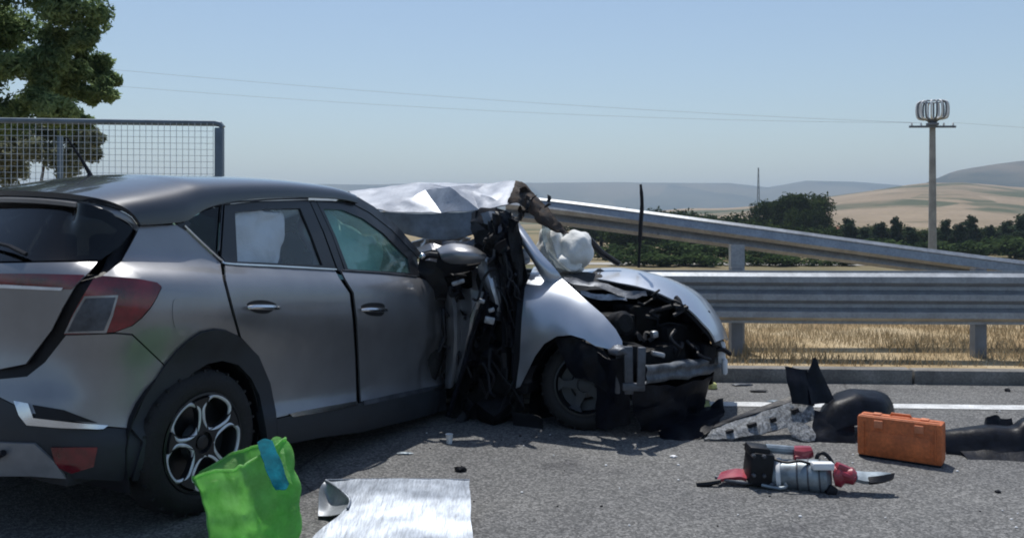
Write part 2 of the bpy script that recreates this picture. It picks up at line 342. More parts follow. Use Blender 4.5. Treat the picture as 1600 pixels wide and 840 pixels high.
def panel(surf, poly, step=.035, thick=.012, off=0.0, holes=(), smooth=False, uv=False, flip=False, bump=None, sign=1):
    """cut the outline out of a parametric surface: returns V, F of a sheet with thickness (outline in photo pixels unless uv)"""
    if smooth: poly = [tuple(p) for p in cr(poly, 6, True)]
    P = poly if uv else [surf.inv(x, y) for x, y in dens(poly)]
    HH = [[surf.inv(x, y) for x, y in dens(h)] for h in holes]
    pts = [Vector(p) for p in P]; ed = [(i, (i+1) % len(P)) for i in range(len(P))]
    for h in HH:
        k = len(pts); pts += [Vector(p) for p in h]; ed += [(k+i, k+(i+1) % len(h)) for i in range(len(h))]
    us = [p[0] for p in P]; vs_ = [p[1] for p in P]; edge = np.array([(p.x, p.y) for p in pts])
    u = min(us)+step/2
    while u < max(us):
        v = min(vs_)+step/2
        while v < max(vs_):
            if inside((u, v), P) and not any(inside((u, v), h) for h in HH):
                if ((edge[:, 0]-u)**2+(edge[:, 1]-v)**2).min() > (step*.45)**2: pts.append(Vector((u, v)))
            v += step
        u += step
    r = delaunay_2d_cdt(pts, ed, [], 0, 1e-6); vo, fo = r[0], r[2]
    F = []
    for f in fo:
        c = ((vo[f[0]].x+vo[f[1]].x+vo[f[2]].x)/3, (vo[f[0]].y+vo[f[1]].y+vo[f[2]].y)/3)
        if inside(c, P) and not any(inside(c, h) for h in HH): F.append(tuple(f))
    V = []; NN = []
    for q in vo:
        n = surf.nrm(q.x, q.y)*sign; p = Vector(surf.fn(q.x, q.y))+n*off
        if bump: p += n*bump(q.x, q.y)
        V.append(p); NN.append(n)
    # orient faces along the outward normal
    G = []
    for f in F:
        a, b, c = (V[i] for i in f); q = (b-a).cross(c-a)
        G.append(f if q.dot(NN[f[0]]) > 0 else (f[0], f[2], f[1]))
    return solid(V, G, thick, NN) if thick else (V, G)
def both(VF, fr):
    """append the mirror image across the car's centre plane"""
    V, F = VF; k = len(V); M = [fr.mirror(v) for v in V]
    return V+M, list(F)+[tuple(i+k for i in reversed(f)) for f in F]
class Frame:
    def __init__(s, o, phi): s.o = Vector((o[0], o[1], 0)); s.F = Vector((math.sin(phi), math.cos(phi), 0)); s.R = Vector((math.cos(phi), -math.sin(phi), 0)); s.Z = Vector((0, 0, 1))
    def w(s, a, t, h): return s.o+s.F*a+s.R*t+s.Z*h
    def loc(s, p): d = Vector(p)-s.o; return (d.dot(s.F), d.dot(s.R), p[2])
    def mirror(s, p): a, t, h = s.loc(p); return s.w(a, -t, h)
    def M(s): return Matrix((s.F, s.R, s.Z)).transposed()
def dup(root, loc, scale=1.0, rz=0.0, label=None, group=None):
    r = root.copy(); COL.objects.link(r); r.location = loc; r.scale = (scale,)*3 if not isinstance(scale, tuple) else scale; r.rotation_euler = (0, 0, rz)
    if label: r['label'] = label
    if group: r['group'] = group
    for ch in root.children:
        c = ch.copy(); COL.objects.link(c); c.parent = r
    return r
# ------------------------------------------------------------------ the setting: ground, road, kerb, hills
RA = math.radians(3.32)
EX = Vector((math.cos(RA), -math.sin(RA), 0)); EY = Vector((math.sin(RA), math.cos(RA), 0))
def RW(x, d, z=0.0): return EX*x+EY*d+Vector((0, 0, z))
def strip(name, xs, dz, mat, kind='structure', jitter=0.0):
    """sheet in the road's frame: xs along the road, dz = (distance across, height)"""
    V = [RW(x, d+(noise.noise(Vector((x*2.0, d, 3)))*jitter if 0 < i < len(dz)-1 else 0), z) for i, (d, z) in enumerate(dz) for x in xs]; n = len(xs)
    F = [(i*n+j, i*n+j+1, (i+1)*n+j+1, (i+1)*n+j) for i in range(len(dz)-1) for j in range(n-1)]
    o = mesh_obj(name, V, F, mat, None, 0); o['kind'] = kind; return o
LOW = -5.0
bigx = [-12000, -4000, -1500, -500, -200, -90, -45, -20, -8, 0, 8, 20, 45, 90, 200, 500, 1500, 4000, 12000]
strip('ground', bigx, [(-12000, -.05), (-400, -.05), (7.62, -.05), (7.70, .07), (11.5, .06), (16, -.4), (34, LOW), (80, LOW), (200, LOW), (600, LOW), (2000, LOW), (12000, LOW)], 'ground_far')
strip('road', [-90, -30, -10, 0, 10, 30, 90], [(-40, 0), (-10, 0), (0, 0), (7.575, 0)], 'asphalt')
strip('verge', [x*.5 for x in range(-60, 61)], [(7.72, .105), (9, .10), (10.5, .10), (12.5, .07), (16.2, -.38)], 'verge_soil', jitter=.05)
for sx in (0,):   # painted edge line, worn along its borders
    xs = [-60+.25*i for i in range(481)]
    V = []; F = []
    for i, x in enumerate(xs):
        a = noise.noise(Vector((x*3, 1, 0)))*.008; b = noise.noise(Vector((x*3, 7, 0)))*.008
        V += [RW(x, 6.59+a, .004), RW(x, 6.745+b, .004)]
        if i: F.append((2*i-2, 2*i, 2*i+1, 2*i-1))
    o = mesh_obj('road_line', V, F, 'white_line', None, 0); o['kind'] = 'structure'
kb = bpy.data.objects.new('kerb', None); COL.objects.link(kb); kb['kind'] = 'structure'; ORG['kerb'] = Vector((0, 0, 0))
kx = -14.0
km = None
while kx < 12:      # precast kerb stones of one metre
    m = MB(); jd = rnd.uniform(-.008, .008); jz = rnd.uniform(-.006, .006)
    M = Matrix((EX, EY, Vector((0, 0, 1)))).transposed()
    m.box(RW(kx+.5, 7.645+jd, .03+jz), (.985, .15, .18), M, .014)
    m.obj('kerb_stone', 'concrete', kb, 35); kx += 1.0

def hill(name, D0, D1, D2, crest, mat, nz=6.0, nsc=.004):
    """a ridge: foot at D0, crest at D1 through the given (column, row) skyline, back foot at D2"""
    cx = [c[0] for c in crest]; cy = [c[1] for c in crest]
    cols = list(range(cx[0], cx[-1]+1, 12)); rows = 16; V = []
    for i in range(rows+1):
        f = i/rows
        if f < .7: g = f/.7; D = lerp(D0, D1, g); k = g*g*(3-2*g)
        else: g = (f-.7)/.3; D = lerp(D1, D2, g); k = 1-g*g*(3-2*g)
        for c in cols:
            y = float(np.interp(c, cx, cy)); top = EYE+(HOR-y)/FPX*D1
            z = lerp(LOW-4, top, k)
            X = (c-800)/FPX*D; z += noise.fractal(Vector((X*nsc, D*nsc, 2)), .9, 2.1, 4)*nz*k
            V.append(Vector((X, D, z)))
    n = len(cols); F = [(i*n+j, i*n+j+1, (i+1)*n+j+1, (i+1)*n+j) for i in range(rows) for j in range(n-1)]
    return struct(name, V, F, mat, 170)
hill('far_hill', 3600, 5200, 7000, [(-900, 300), (-300, 292), (200, 290), (500, 289), (700, 287), (830, 286), (900, 286), (1050, 285), (1140, 285), (1200, 292), (1260, 283), (1330, 285), (1400, 290), (1500, 296), (1700, 300), (2600, 310)], 'hill_far', 8, .0012)
hill('scrub_hill', 1900, 2700, 3600, [(1340, 345), (1400, 303), (1450, 284), (1490, 268), (1540, 259), (1590, 252), (1650, 246), (1750, 242), (1900, 250), (2300, 290)], 'hill_scrub', 5, .003)
hill('tan_hill', 420, 1500, 1850, [(880, 348), (960, 336), (1050, 331), (1150, 325), (1230, 318), (1300, 308), (1370, 298), (1440, 290), (1500, 287), (1560, 292), (1650, 300), (1800, 310), (2200, 340)], 'hill_tan', 4, .006)
strip('farm_track', [x*10 for x in range(-60, 61)], [(118, LOW+.05), (121, LOW+.06), (124, LOW+.05)], 'track')

# ------------------------------------------------------------------ guard rail with posts
gr = thing('guardrail', 'straight grey three wave steel guardrail on posts along the kerb', 'guardrail', RW(1.62, 8.30, 0.05))
def wave_profile(z0, z1, waves, depth, n=9, lip=True):
    P = [(z1-.012, .055), (z1, .045), (z1+.002, .0)] if lip else []
    for k in range(waves):
        a = lerp(z1-.004, z0, k/waves); b = lerp(z1-.004, z0, (k+1)/waves)
        for f, dd in ((.0, 0), (.06, 0), (.28, -depth), (.62, -depth), (.86, 0)): P.append((lerp(a, b, f), dd))
    P.append((z0+.004, 0)); 
    if lip: P += [(z0, .0), (z0-.004, .03)]
    return P
prof = wave_profile(.425, .92, 3, .075)
posts = [1.62+2.26*k for k in range(-6, 5)]
for i in range(0, len(posts)-1, 2):
    x0, x1 = posts[i]-.16, posts[min(i+2, len(posts)-1)]+.16; off = .004*(i//2 % 2); seg = 10
    V = [RW(lerp(x0, x1, j/seg), 8.30+d-off, z+noise.noise(Vector((lerp(x0, x1, j/seg)*.4, z, 5)))*.008) for j in range(seg+1) for z, d in prof]; n = len(prof)
    F = [(j*n+k, j*n+k+1, (j+1)*n+k+1, (j+1)*n+k) for j in range(seg) for k in range(n-1)]
    V, F = solid(V, F, .0035); mesh_obj('beam', V, F, 'galvanised', gr, 30)
RM = Matrix((EX, EY, Vector((0, 0, 1)))).transposed()
for x in posts:
    m = MB(); m.box(RW(x, 8.41, .47), (.012, .11, .94), RM); m.box(RW(x+.05, 8.36, .47), (.10, .008, .94), RM); m.box(RW(x+.05, 8.462, .47), (.10, .008, .94), RM)
    m.obj('post', 'steel_post', gr, 0)
    m = MB(); m.box(RW(x, 8.332, .68), (.13, .055, .40), RM, .006); m.obj('spacer', 'steel_post', gr, 30)
    for zz in (.505, .67, .835):
        m = MB(); m.lathe(RW(x, 8.296, zz), -EY, [(.0, .014), (.012, .012), (.017, .004), (.017, -.004)], 8); m.obj('bolt', 'steel_post', gr, 30)
m = MB(); c = RW(1.66, 8.75, 0)
m.box(c+Vector((.02, 0, .55)), (.012, .12, 1.2), RM); m.box(c+Vector((.08, -.06, .55)), (.13, .008, 1.2), RM); m.obj('post', 'galvanised', gr, 0)

# the beam torn loose, one end riding up behind the rail
lb = thing('loose_beam', 'long loose guardrail beam slanting up behind the straight rail', 'rail beam', at(1150, 369, 8.95))
CL = cr([at(790, 326, 9.6), at(880, 335, 9.5), at(1000, 350, 9.3), at(1150, 369.5, 9.05), at(1400, 402, 8.95), at(1620, 429, 8.85), at(1800, 450, 8.8)], 10)
tl = np.interp(np.linspace(0, 1, len(CL)), [0, .3, .55, .8, 1], [32, 38, 46, 56, 60])
pr = wave_profile(-.155, .155, 2, .08, lip=True); V = []; n = len(pr)
for j, c in enumerate(CL):
    a = math.radians(tl[j]); up = Vector((0, -math.sin(a), math.cos(a))); bk = Vector((0, math.cos(a), math.sin(a)))
    for z, d in pr: V.append(Vector(c)+up*z+bk*d)
F = [(j*n+k, j*n+k+1, (j+1)*n+k+1, (j+1)*n+k) for j in range(len(CL)-1) for k in range(n-1)]
V, F = solid(V, F, .0035); mesh_obj('beam', V, F, 'galvanised', lb, 30)
for j in (6, 22, 44):
    c = Vector(CL[j]); m = MB()
    for q in (-.08, .08):
        m.lathe(c+Vector((0, -.09, q)), (0, -1, 0), [(0, .012), (.014, .01), (.018, 0)], 8)
    m.obj('bolt', 'steel_post', lb, 30)

# dry grass on the verge
def grass(name, count, xr, dr, hmin, hmax, mat, label, seed):
    R = random.Random(seed); V = []; F = []
    for i in range(count):
        x = R.uniform(*xr); d = R.uniform(*dr)
        den = noise.noise(Vector((x*.9, d*.9, seed)))
        if den < -.25 and R.random() < .7: continue
        z = float(np.interp(d, [7.72, 9, 12.5, 16.2], [.105, .10, .07, -.38])); b = RW(x, d, z-.01)
        h = R.uniform(hmin, hmax)*(1+den*.7); a = R.uniform(0, 6.28); w = R.uniform(.0018, .0045)
        lean = Vector((R.gauss(0, .35), R.gauss(0, .35), 1)).normalized()*h; s = Vector((math.cos(a), math.sin(a), 0))*w
        k = len(V); mid = b+lean*.55; V += [b-s, b+s, mid+s*.7, mid-s*.7, b+lean+Vector((R.gauss(0, .04), R.gauss(0, .04), -.02))*h*2]
        F += [(k, k+1, k+2, k+3), (k+3, k+2, k+4)]
    o = mesh_obj(name, V, F, mat, None, 0); o['kind'] = 'stuff'; o['label'] = label; o['category'] = 'grass'; return o
grass('dry_grass', 60000, (-2, 8.5), (7.82, 13.0), .03, .15, 'straw', 'dry straw coloured grass on the verge behind the guardrail', 3)

# ------------------------------------------------------------------ trees
def cloud(clumps, per, size, seed, up=.25, asp=1.0):
    R = random.Random(seed); V = []; F = []
    for (c, r) in clumps:
        c = Vector(c); r = Vector(r) if not isinstance(r, (int, float)) else Vector((r, r, r))
        vol = max(.15, (r.x*r.y*r.z)**(2/3)); cnt = int(per*vol)
        for i in range(cnt):
            d = Vector((R.gauss(0, 1), R.gauss(0, 1), R.gauss(0, 1))).normalized(); q = R.random()**.4
            lump = 1+.38*noise.noise(d*2.3+c*1.7)
            p = c+Vector((d.x*r.x, d.y*r.y, d.z*r.z))*q*lump
            nrm = (d+Vector((R.gauss(0, .7), R.gauss(0, .7), R.gauss(0, .7)+up))).normalized(); a = nrm.orthogonal().normalized(); a = (Matrix.Rotation(R.uniform(0, 6.28), 3, nrm) @ a); b = nrm.cross(a)
            s = size*R.uniform(.6, 1.35); k = len(V); V += [p-a*s*asp, p-b*s*.5, p+a*s*asp, p+b*s*.5]; F.append((k, k+1, k+2, k+3))
    return V, F
def limb(m, a, b, r0, r1, sag=.1, seed=0):
    R = random.Random(seed); P = []; a = Vector(a); b = Vector(b); L = (b-a).length
    for i in range(7):
        t = i/6; P.append(a.lerp(b, t)+Vector((R.gauss(0, .03), R.gauss(0, .03), math.sin(t*math.pi)*sag))*L*.5*(t > 0))
    m.tube(P, [lerp(r0, r1, i/6) for i in range(7)], 8)
# umbrella pine behind the mesh fence
TD = 15.0; pxm = TD/FPX
base = Vector(at(-75, 340, TD)); base.z = -.3
pine = thing('pine_tree', 'tall dark green pine tree behind the mesh fence', 'tree', base)
PC = [(25, 35, 62), (105, 20, 50), (60, -20, 55), (118, -50, 48), (40, -70, 60), (148, 98, 34), (110, 112, 44), (60, 118, 42), (20, 105, 52), (150, 140, 26), (95, 160, 40), (40, 172, 50), (5, 190, 50), (128, 62, 20), (75, 70, 30), (0, 60, 45), (75, 140, 36), (110, 185, 24), (-40, 60, 60), (165, 118, 20),
      (-60, 10, 70), (-130, 60, 70), (-70, 120, 70), (-150, 150, 60), (-40, -70, 65), (-120, -40, 65), (-80, -150, 65), (10, -150, 60), (85, -130, 50), (-200, 30, 60), (-210, 110, 55), (-180, -100, 55), (-60, 210, 45)]
R0 = random.Random(5); CLP = []
for (x, y, r) in PC:
    c = at(x, y, TD+R0.uniform(-.9, .9)); rr = r*pxm
    for q in range(5):
        o_ = Vector((R0.gauss(0, 1), R0.gauss(0, 1), R0.gauss(0, .8)))*rr*.42; CLP.append((c+o_, (rr*.56, rr*.56, rr*.46)))
V, F = cloud(CLP, 4200, .040, 21, .5, 1.5); mesh_obj('crown', V, F, 'needles', pine, 0)
PC2 = [(20, 215, 36), (70, 208, 34), (-10, 250, 40), (35, 260, 36), (118, 215, 34), (135, 238, 24), (95, 250, 36), (55, 230, 34), (20, 245, 40), (150, 212, 14), (-30, 250, 45)]
CLP2 = []
for (x, y, r) in PC2:
    c = at(x, y, TD+1.5+R0.uniform(-.5, .5)); rr = r*(TD+1.5)/FPX
    for q in range(4): CLP2.append((c+Vector((R0.gauss(0, 1), R0.gauss(0, 1), R0.gauss(0, .8)))*rr*.4, rr*.5))
m = MB(); top = Vector(at(-85, -140, TD)); limb(m, base, top, .24, .07, .02, 1); m.obj('trunk', 'bark', pine)
for i, (x, y, r) in enumerate(PC):
    if i % 3 == 0 and x < 60:
        m = MB(); e = at(x, y, TD+.5); f = .25+.65*max(0, min(1, (e.z-2.0)/4.5)); a = base.lerp(top, f*.9); limb(m, a, e, .07, .02, .12, i); m.obj('branch', 'bark', pine)
shr = thing('tall_shrub', 'pale olive shrub showing through the mesh fence under the pine', 'shrub', (at(60, 340, TD+1.5).x, TD+1.5, -.4))
V, F = cloud(CLP2, 3200, .042, 23, .4, 1.3); mesh_obj('foliage', V, F, 'needles_pale', shr, 0)
m = MB(); limb(m, ORG[shr.name], at(70, 240, TD+1.5), .07, .02, .02, 4); limb(m, ORG[shr.name], at(120, 230, TD+1.5), .06, .015, .05, 6); m.obj('stem', 'bark', shr)

# far trees: prototypes with trunk and crown, then copies
def proto_tree(name, label, mat, clumps, per, size, hgt, seed, group):
    t = thing(name, label, 'tree', (0, 0, 0), group); V, F = cloud(clumps, per, size, seed, .3); mesh_obj('crown', V, F, mat, t, 0)
    m = MB(); limb(m, (0, 0, -.3), (0.1, 0, hgt*.7), .22, .06, .02, seed)
    for a in range(4): limb(m, (0, 0, hgt*.25), (math.cos(a*1.6+seed)*hgt*.2, math.sin(a*1.6+seed)*hgt*.2, hgt*.6), .09, .03, .05, a)
    m.obj('trunk', 'bark', t); return t
Rk = random.Random(77)
def round_cl(h, w, n): return [((Rk.gauss(0, w*.24), Rk.gauss(0, w*.24), h*Rk.uniform(.28, .86)), w*Rk.uniform(.15, .25)) for _ in range(n)]
def tall_cl(h, w, n): return [((Rk.gauss(0, w*.09), Rk.gauss(0, w*.09), h*(.10+.84*i/n)), (w*.34*(1-.7*i/n), w*.34*(1-.7*i/n), h*.085)) for i in range(n)]
BROAD = proto_tree('broad_tree', 'widest and tallest dark green tree beyond the loose beam', 'leaf_mid', round_cl(10, 9, 34), 150, .28, 10, 1, 'trees on the plain')
TALL = proto_tree('slim_tree', 'slim dark tree', 'leaf_dark', tall_cl(10, 6, 20), 210, .26, 10, 2, 'trees on the plain')
LOWT = proto_tree('low_tree', 'low spreading tree', 'leaf_mid', [((Rk.uniform(-4.5, 4.5), Rk.uniform(-2, 2), Rk.uniform(1.4, 4.0)), Rk.uniform(1.0, 1.7)) for _ in range(30)], 150, .27, 6, 3, 'trees on the plain')
BUSH = thing('green_bush', 'green bush', 'bush', (0, 0, 0), 'bushes in the field'); V, F = cloud([((Rk.uniform(-1.2, 1.2), Rk.uniform(-.6, .6), Rk.uniform(.35, 1.1)), Rk.uniform(.4, .7)) for _ in range(12)], 210, .16, 4, .4); mesh_obj('foliage', V, F, 'leaf_bush', BUSH, 0)
m = MB(); limb(m, (0, 0, -.2), (.2, 0, .9), .06, .02, .05, 3); m.obj('stem', 'bark', BUSH)
used = set()
def plant(proto, px, ytop, D, hproto, label, wide=1.0):
    h = EYE+(HOR-ytop)/FPX*D-LOW; s = h/hproto; X = (px-800)/FPX*D; sc = (s*wide, s*wide, s)
    if proto.name in used: o = dup(proto, (X, D, LOW), sc, Rk.uniform(0, 6.28), label)
    else:
        used.add(proto.name); o = proto; o.location = (X, D, LOW); o.scale = sc; o['label'] = label
    return o
plant(BROAD, 1244, 300, 190, 10, 'widest and tallest dark green tree beyond the loose beam', 1.0)
plant(BROAD, 1205, 312, 205, 10, 'round tree close behind the widest dark tree', .8)
plant(BROAD, 1262, 325, 180, 10, 'shorter round tree at the flank of the widest dark tree', .7)
plant(LOWT, 1150, 326, 200, 6, 'low spreading tree below the far thin mast', 1.3)
plant(LOWT, 1075, 322, 230, 6, 'low spreading tree beyond the upright black wiper arm', 1.4)
plant(LOWT, 1020, 319, 250, 6, 'low spreading tree nearest to the upright black wiper arm', 1.2)
plant(LOWT, 940, 334, 190, 6, 'low tree just above the white airbag of the silver car', 1.5)
tall = [(1328, 338, 150, 'beside the red roofed farmhouse'), (1350, 352, 148, 'second after the red roofed farmhouse'), (1372, 345, 152, 'third after the red roofed farmhouse'), (1398, 336, 150, 'fourth after the red roofed farmhouse'), (1425, 352, 146, 'just before the concrete pole'),
        (1476, 340, 150, 'just past the concrete pole'), (1497, 346, 147, 'second past the concrete pole'), (1520, 334, 155, 'third past the concrete pole, the tallest of its row'), (1545, 350, 148, 'fourth past the concrete pole'), (1572, 342, 150, 'fifth past the concrete pole'), (1598, 330, 145, 'cut by the frame edge, farthest past the concrete pole')]
for px, y, D, w in tall: plant(TALL, px, y, D, 10, 'slim dark tree on the plain, '+w, Rk.uniform(1.0, 1.7))
for px, y, w in ((1318, 352, 'behind the farmhouse gable'), (1362, 356, 'behind the second and third slim trees'), (1410, 354, 'behind the fourth slim tree'), (1455, 358, 'right behind the concrete pole'), (1505, 353, 'behind the second slim tree past the pole'), (1555, 356, 'behind the fourth slim tree past the pole'), (1605, 350, 'at the frame edge behind the last slim tree')):
    plant(LOWT, px, y-6, 172, 6, 'low spreading tree of the rear row, '+w, 1.35)
for px, y, w in ((985, 338, 'just past the deployed white airbag'), (1045, 341, 'under the upright wiper arm tip'), (1100, 338, 'short of the far thin mast'), (1175, 340, 'past the far thin mast'), (1225, 345, 'before the widest dark tree'), (1300, 352, 'between the widest dark tree and the slim trees')):
    plant(LOWT, px, y, 160, 6, 'low dark tree of the front row, '+w, 1.5)
for i, (px, y, D, w) in enumerate([(1035, 372, 128, 'low bush nearest to the upright wiper arm'), (1085, 380, 131, 'low bush before the loose beam post'), (1175, 384, 130, 'low bush just past the loose beam post'), (1225, 390, 126, 'low bush under the widest dark tree'), (1270, 396, 133, 'low bush below the red roofed farmhouse'), (960, 380, 130, 'low bush beyond the silver bonnet'), (1120, 378, 134, 'low bush right behind the loose beam post'),
        (1340, 372, 137, 'bush at the foot of the slim trees near the farmhouse'), (1390, 370, 139, 'bush at the foot of the fourth slim tree'), (1440, 372, 137, 'bush at the foot of the concrete pole'), (1500, 374, 138, 'bush at the foot of the slim trees past the pole'), (1585, 366, 136, 'pale bush at the frame edge above the loose beam')]):
    plant(BUSH, px, y, D, 1.6, w, 1.6)
for px, y, w in ((1005, 392, 'wide low bush just past the silver bonnet'), (1060, 395, 'wide low bush between the wiper arm and the beam post'), (1105, 393, 'wide low bush touching the loose beam post'), (1200, 396, 'wide low bush in the gap after the beam post'), (1250, 399, 'wide low bush in the middle of the gap under the loose beam'), (1310, 402, 'wide low bush where the gap under the loose beam narrows')):
    plant(BUSH, px, y, 115, 1.6, w, 2.4)

# farmhouse far off
hb = Vector(at(1285, 380, 232)); hb.z = LOW
ho = thing('farmhouse', 'small farmhouse with red tiled roof half hidden by trees', 'house', hb)
def hp(x, y, z): return hb+Vector((x, y, z))
m = MB(); m.box(hp(0, 0, 1.3), (8.4, 6, 2.6)); m.obj('wall', 'house_wall', ho, 0)
m = MB(); m.add([hp(-4.6, -3.5, 2.5), hp(4.6, -3.5, 2.5), hp(4.6, 3.5, 2.5), hp(-4.6, 3.5, 2.5), hp(-4.6, 0, 4.1), hp(4.6, 0, 4.1)], [(0, 1, 5, 4), (2, 3, 4, 5), (1, 2, 5), (3, 0, 4), (0, 3, 2, 1)]); rf = m.obj('roof', 'roof_tile', ho, 0)
m = MB(); m.box(hp(2, .6, 4.1), (.6, .6, 1.2)); m.obj('chimney', 'house_wall', rf, 0)
for x in (-2.6, .2, 2.8):
    m = MB(); m.box(hp(x, -3.01, 1.4), (.9, .06, 1.2)); m.obj('window', 'cabin', ho, 0)

# ------------------------------------------------------------------ concrete pole with basket, wires, far mast
PD = 42.0; pb = Vector(at(1457, 340, PD)); pb.z = LOW+.5
po = thing('utility_pole', 'concrete utility pole with crossarm and barred basket on top', 'pole', pb)
ptop = at(1457, 188, PD)
m = MB(); m.tube([pb, pb.lerp(ptop, .5), ptop], [.24, .185, .135], 12); m.obj('shaft', 'pole_concrete', po)
m = MB(); ca = at(1457, 198, PD-.2); m.box(ca, (2.25, .10, .10), None, .01); m.box(ca+Vector((0, 0, .12)), (.5, .3, .12), None, .01); m.obj('crossarm', 'steel_post', po)
for dx in (-1.0, -.55, .55, 1.0):
    m = MB(); m.lathe(ca+Vector((dx, 0, .04)), (0, 0, 1), [(.0, .0), (.05, .02), (.03, .05), (.055, .08), (.03, .11), (.04, .14), (0, .16)], 10); m.obj('insulator', 'white_bit', po)
z0 = ptop.z; bc = Vector((ptop.x, ptop.y, z0))
m = MB(); m.lathe(bc, (0, 0, 1), [(0, -.02), (.30, -.02), (.34, .03), (.30, .08), (0, .08)], 14); m.lathe(bc-Vector((0, 0, .18)), (0, 0, 1), [(0, 0), (.14, 0), (.28, .17), (0, .17)], 12); m.obj('basket_base', 'steel_post', po)
for k in range(18):
    a = 2*math.pi*k/18; d = Vector((math.cos(a), math.sin(a), 0)); P = [bc+d*r+Vector((0, 0, z)) for r, z in ((.32, .05), (.62, .10), (.70, .30), (.71, .60), (.66, .84), (.50, .92))]
    m = MB(); m.tube([Vector(q) for q in cr(P, 3)], .045, 6); m.obj('basket_bar', 'steel_post' if k % 2 else 'white_bit', po)
m = MB(); P = [bc+Vector((math.cos(2*math.pi*k/20)*.5, math.sin(2*math.pi*k/20)*.5, .9)) for k in range(21)]; m.tube(P, .035, 6); m.obj('basket_ring', 'steel_post', po)
def wire(name, a, b, sag, r, label):
    P = [a.lerp(b, t/24)-Vector((0, 0, sag*4*(t/24)*(1-t/24))) for t in range(25)]; m = MB(); m.tube(P, r, 5); o = m.obj(name, 'cable_grey', None, 170, a); tag(o, label, 'wire', 'overhead wires'); return o
wire('overhead_wire', ca+Vector((-1.0, 0, .2)), Vector((-42, 30, 9.6)), .7, .006, 'thin overhead wire crossing the sky from the pole crossarm, upper one')
wire('overhead_wire', ca+Vector((-.55, .1, .2)), Vector((-42, 33, 9.3)), 1.0, .006, 'thin overhead wire crossing the sky from the pole crossarm, lower one')
wire('overhead_wire', ca+Vector((1.0, 0, .2)), Vector((60, 38, 4.6)), .5, .006, 'short stretch of overhead wire leaving the pole to the frame edge')
md = 380.0; mb = Vector(at(1185, 340, md)); mb.z = LOW-1
ma = thing('lattice_mast', 'thin far lattice mast standing before the blue hills', 'mast', mb)
mt = at(1185, 262, md).z
for sx, sy in ((-1, -1), (1, -1), (1, 1), (-1, 1)):
    m = MB(); m.tube([mb+Vector((sx*.7, sy*.7, 0)), Vector((mb.x+sx*.15, mb.y+sy*.15, mt))], .09, 5); m.obj('leg', 'steel_post', ma)
m = MB()
for k in range(12):
    z = lerp(mb.z, mt, k/12); z2 = lerp(mb.z, mt, (k+1)/12); w = lerp(.7, .15, k/12); w2 = lerp(.7, .15, (k+1)/12)
    m.tube([(mb.x-w, mb.y-w, z), (mb.x+w2, mb.y-w2, z2)], .05, 4); m.tube([(mb.x+w, mb.y-w, z), (mb.x-w2, mb.y-w2, z2)], .05, 4)
m.obj('bracing', 'steel_post', ma)

# ------------------------------------------------------------------ mesh fence on the left
FD = 10.5
def fz(y, D=FD): return EYE+(HOR-y)/FPX*D
def fx(x, D=FD): return (x-800)/FPX*D
fe = thing('mesh_fence', 'tall steel framed wire mesh fence under the pine tree', 'fence', (fx(343), FD, .1))
zt = fz(193); xr = fx(343); slope = -.012
def ftop(x): return zt+slope*(x-xr)*-1.0
m = MB(); m.box((xr, FD, (fz(200)+.1)/2), (.095, .095, fz(200)-.1), None, .01); m.obj('post', 'fence_paint', fe)
for xx in (fx(92), fx(92)-2.0, fx(92)-4.0):
    m = MB(); m.box((xx, FD+.03, (fz(212)+.1)/2), (.055, .05, fz(212)-.1), None, .006); m.obj('post', 'fence_paint', fe)
m = MB(); m.tube([(xr+.045, FD-.01, zt-.055), (xr+.01, FD-.01, zt-.01), (xr-.05, FD-.01, zt), (xr-3, FD-.01, zt+.04), (xr-8, FD-.01, zt+.09)], .035, 8); m.obj('top_rail', 'fence_paint', fe)
m = MB()
k = 0; x = xr-.06
while x > xr-7.5:
    m.tube([(x, FD-.05, .3), (x, FD-.05, zt+.0)], .0036, 4, False); x -= .074
z = zt-.10
while z > .35:
    m.tube([(xr-.05, FD-.056, z), (xr-7.5, FD-.056, z+.07)], .0036, 4, False); z -= .074
m.obj('wire_mesh', 'wire', fe, 0)
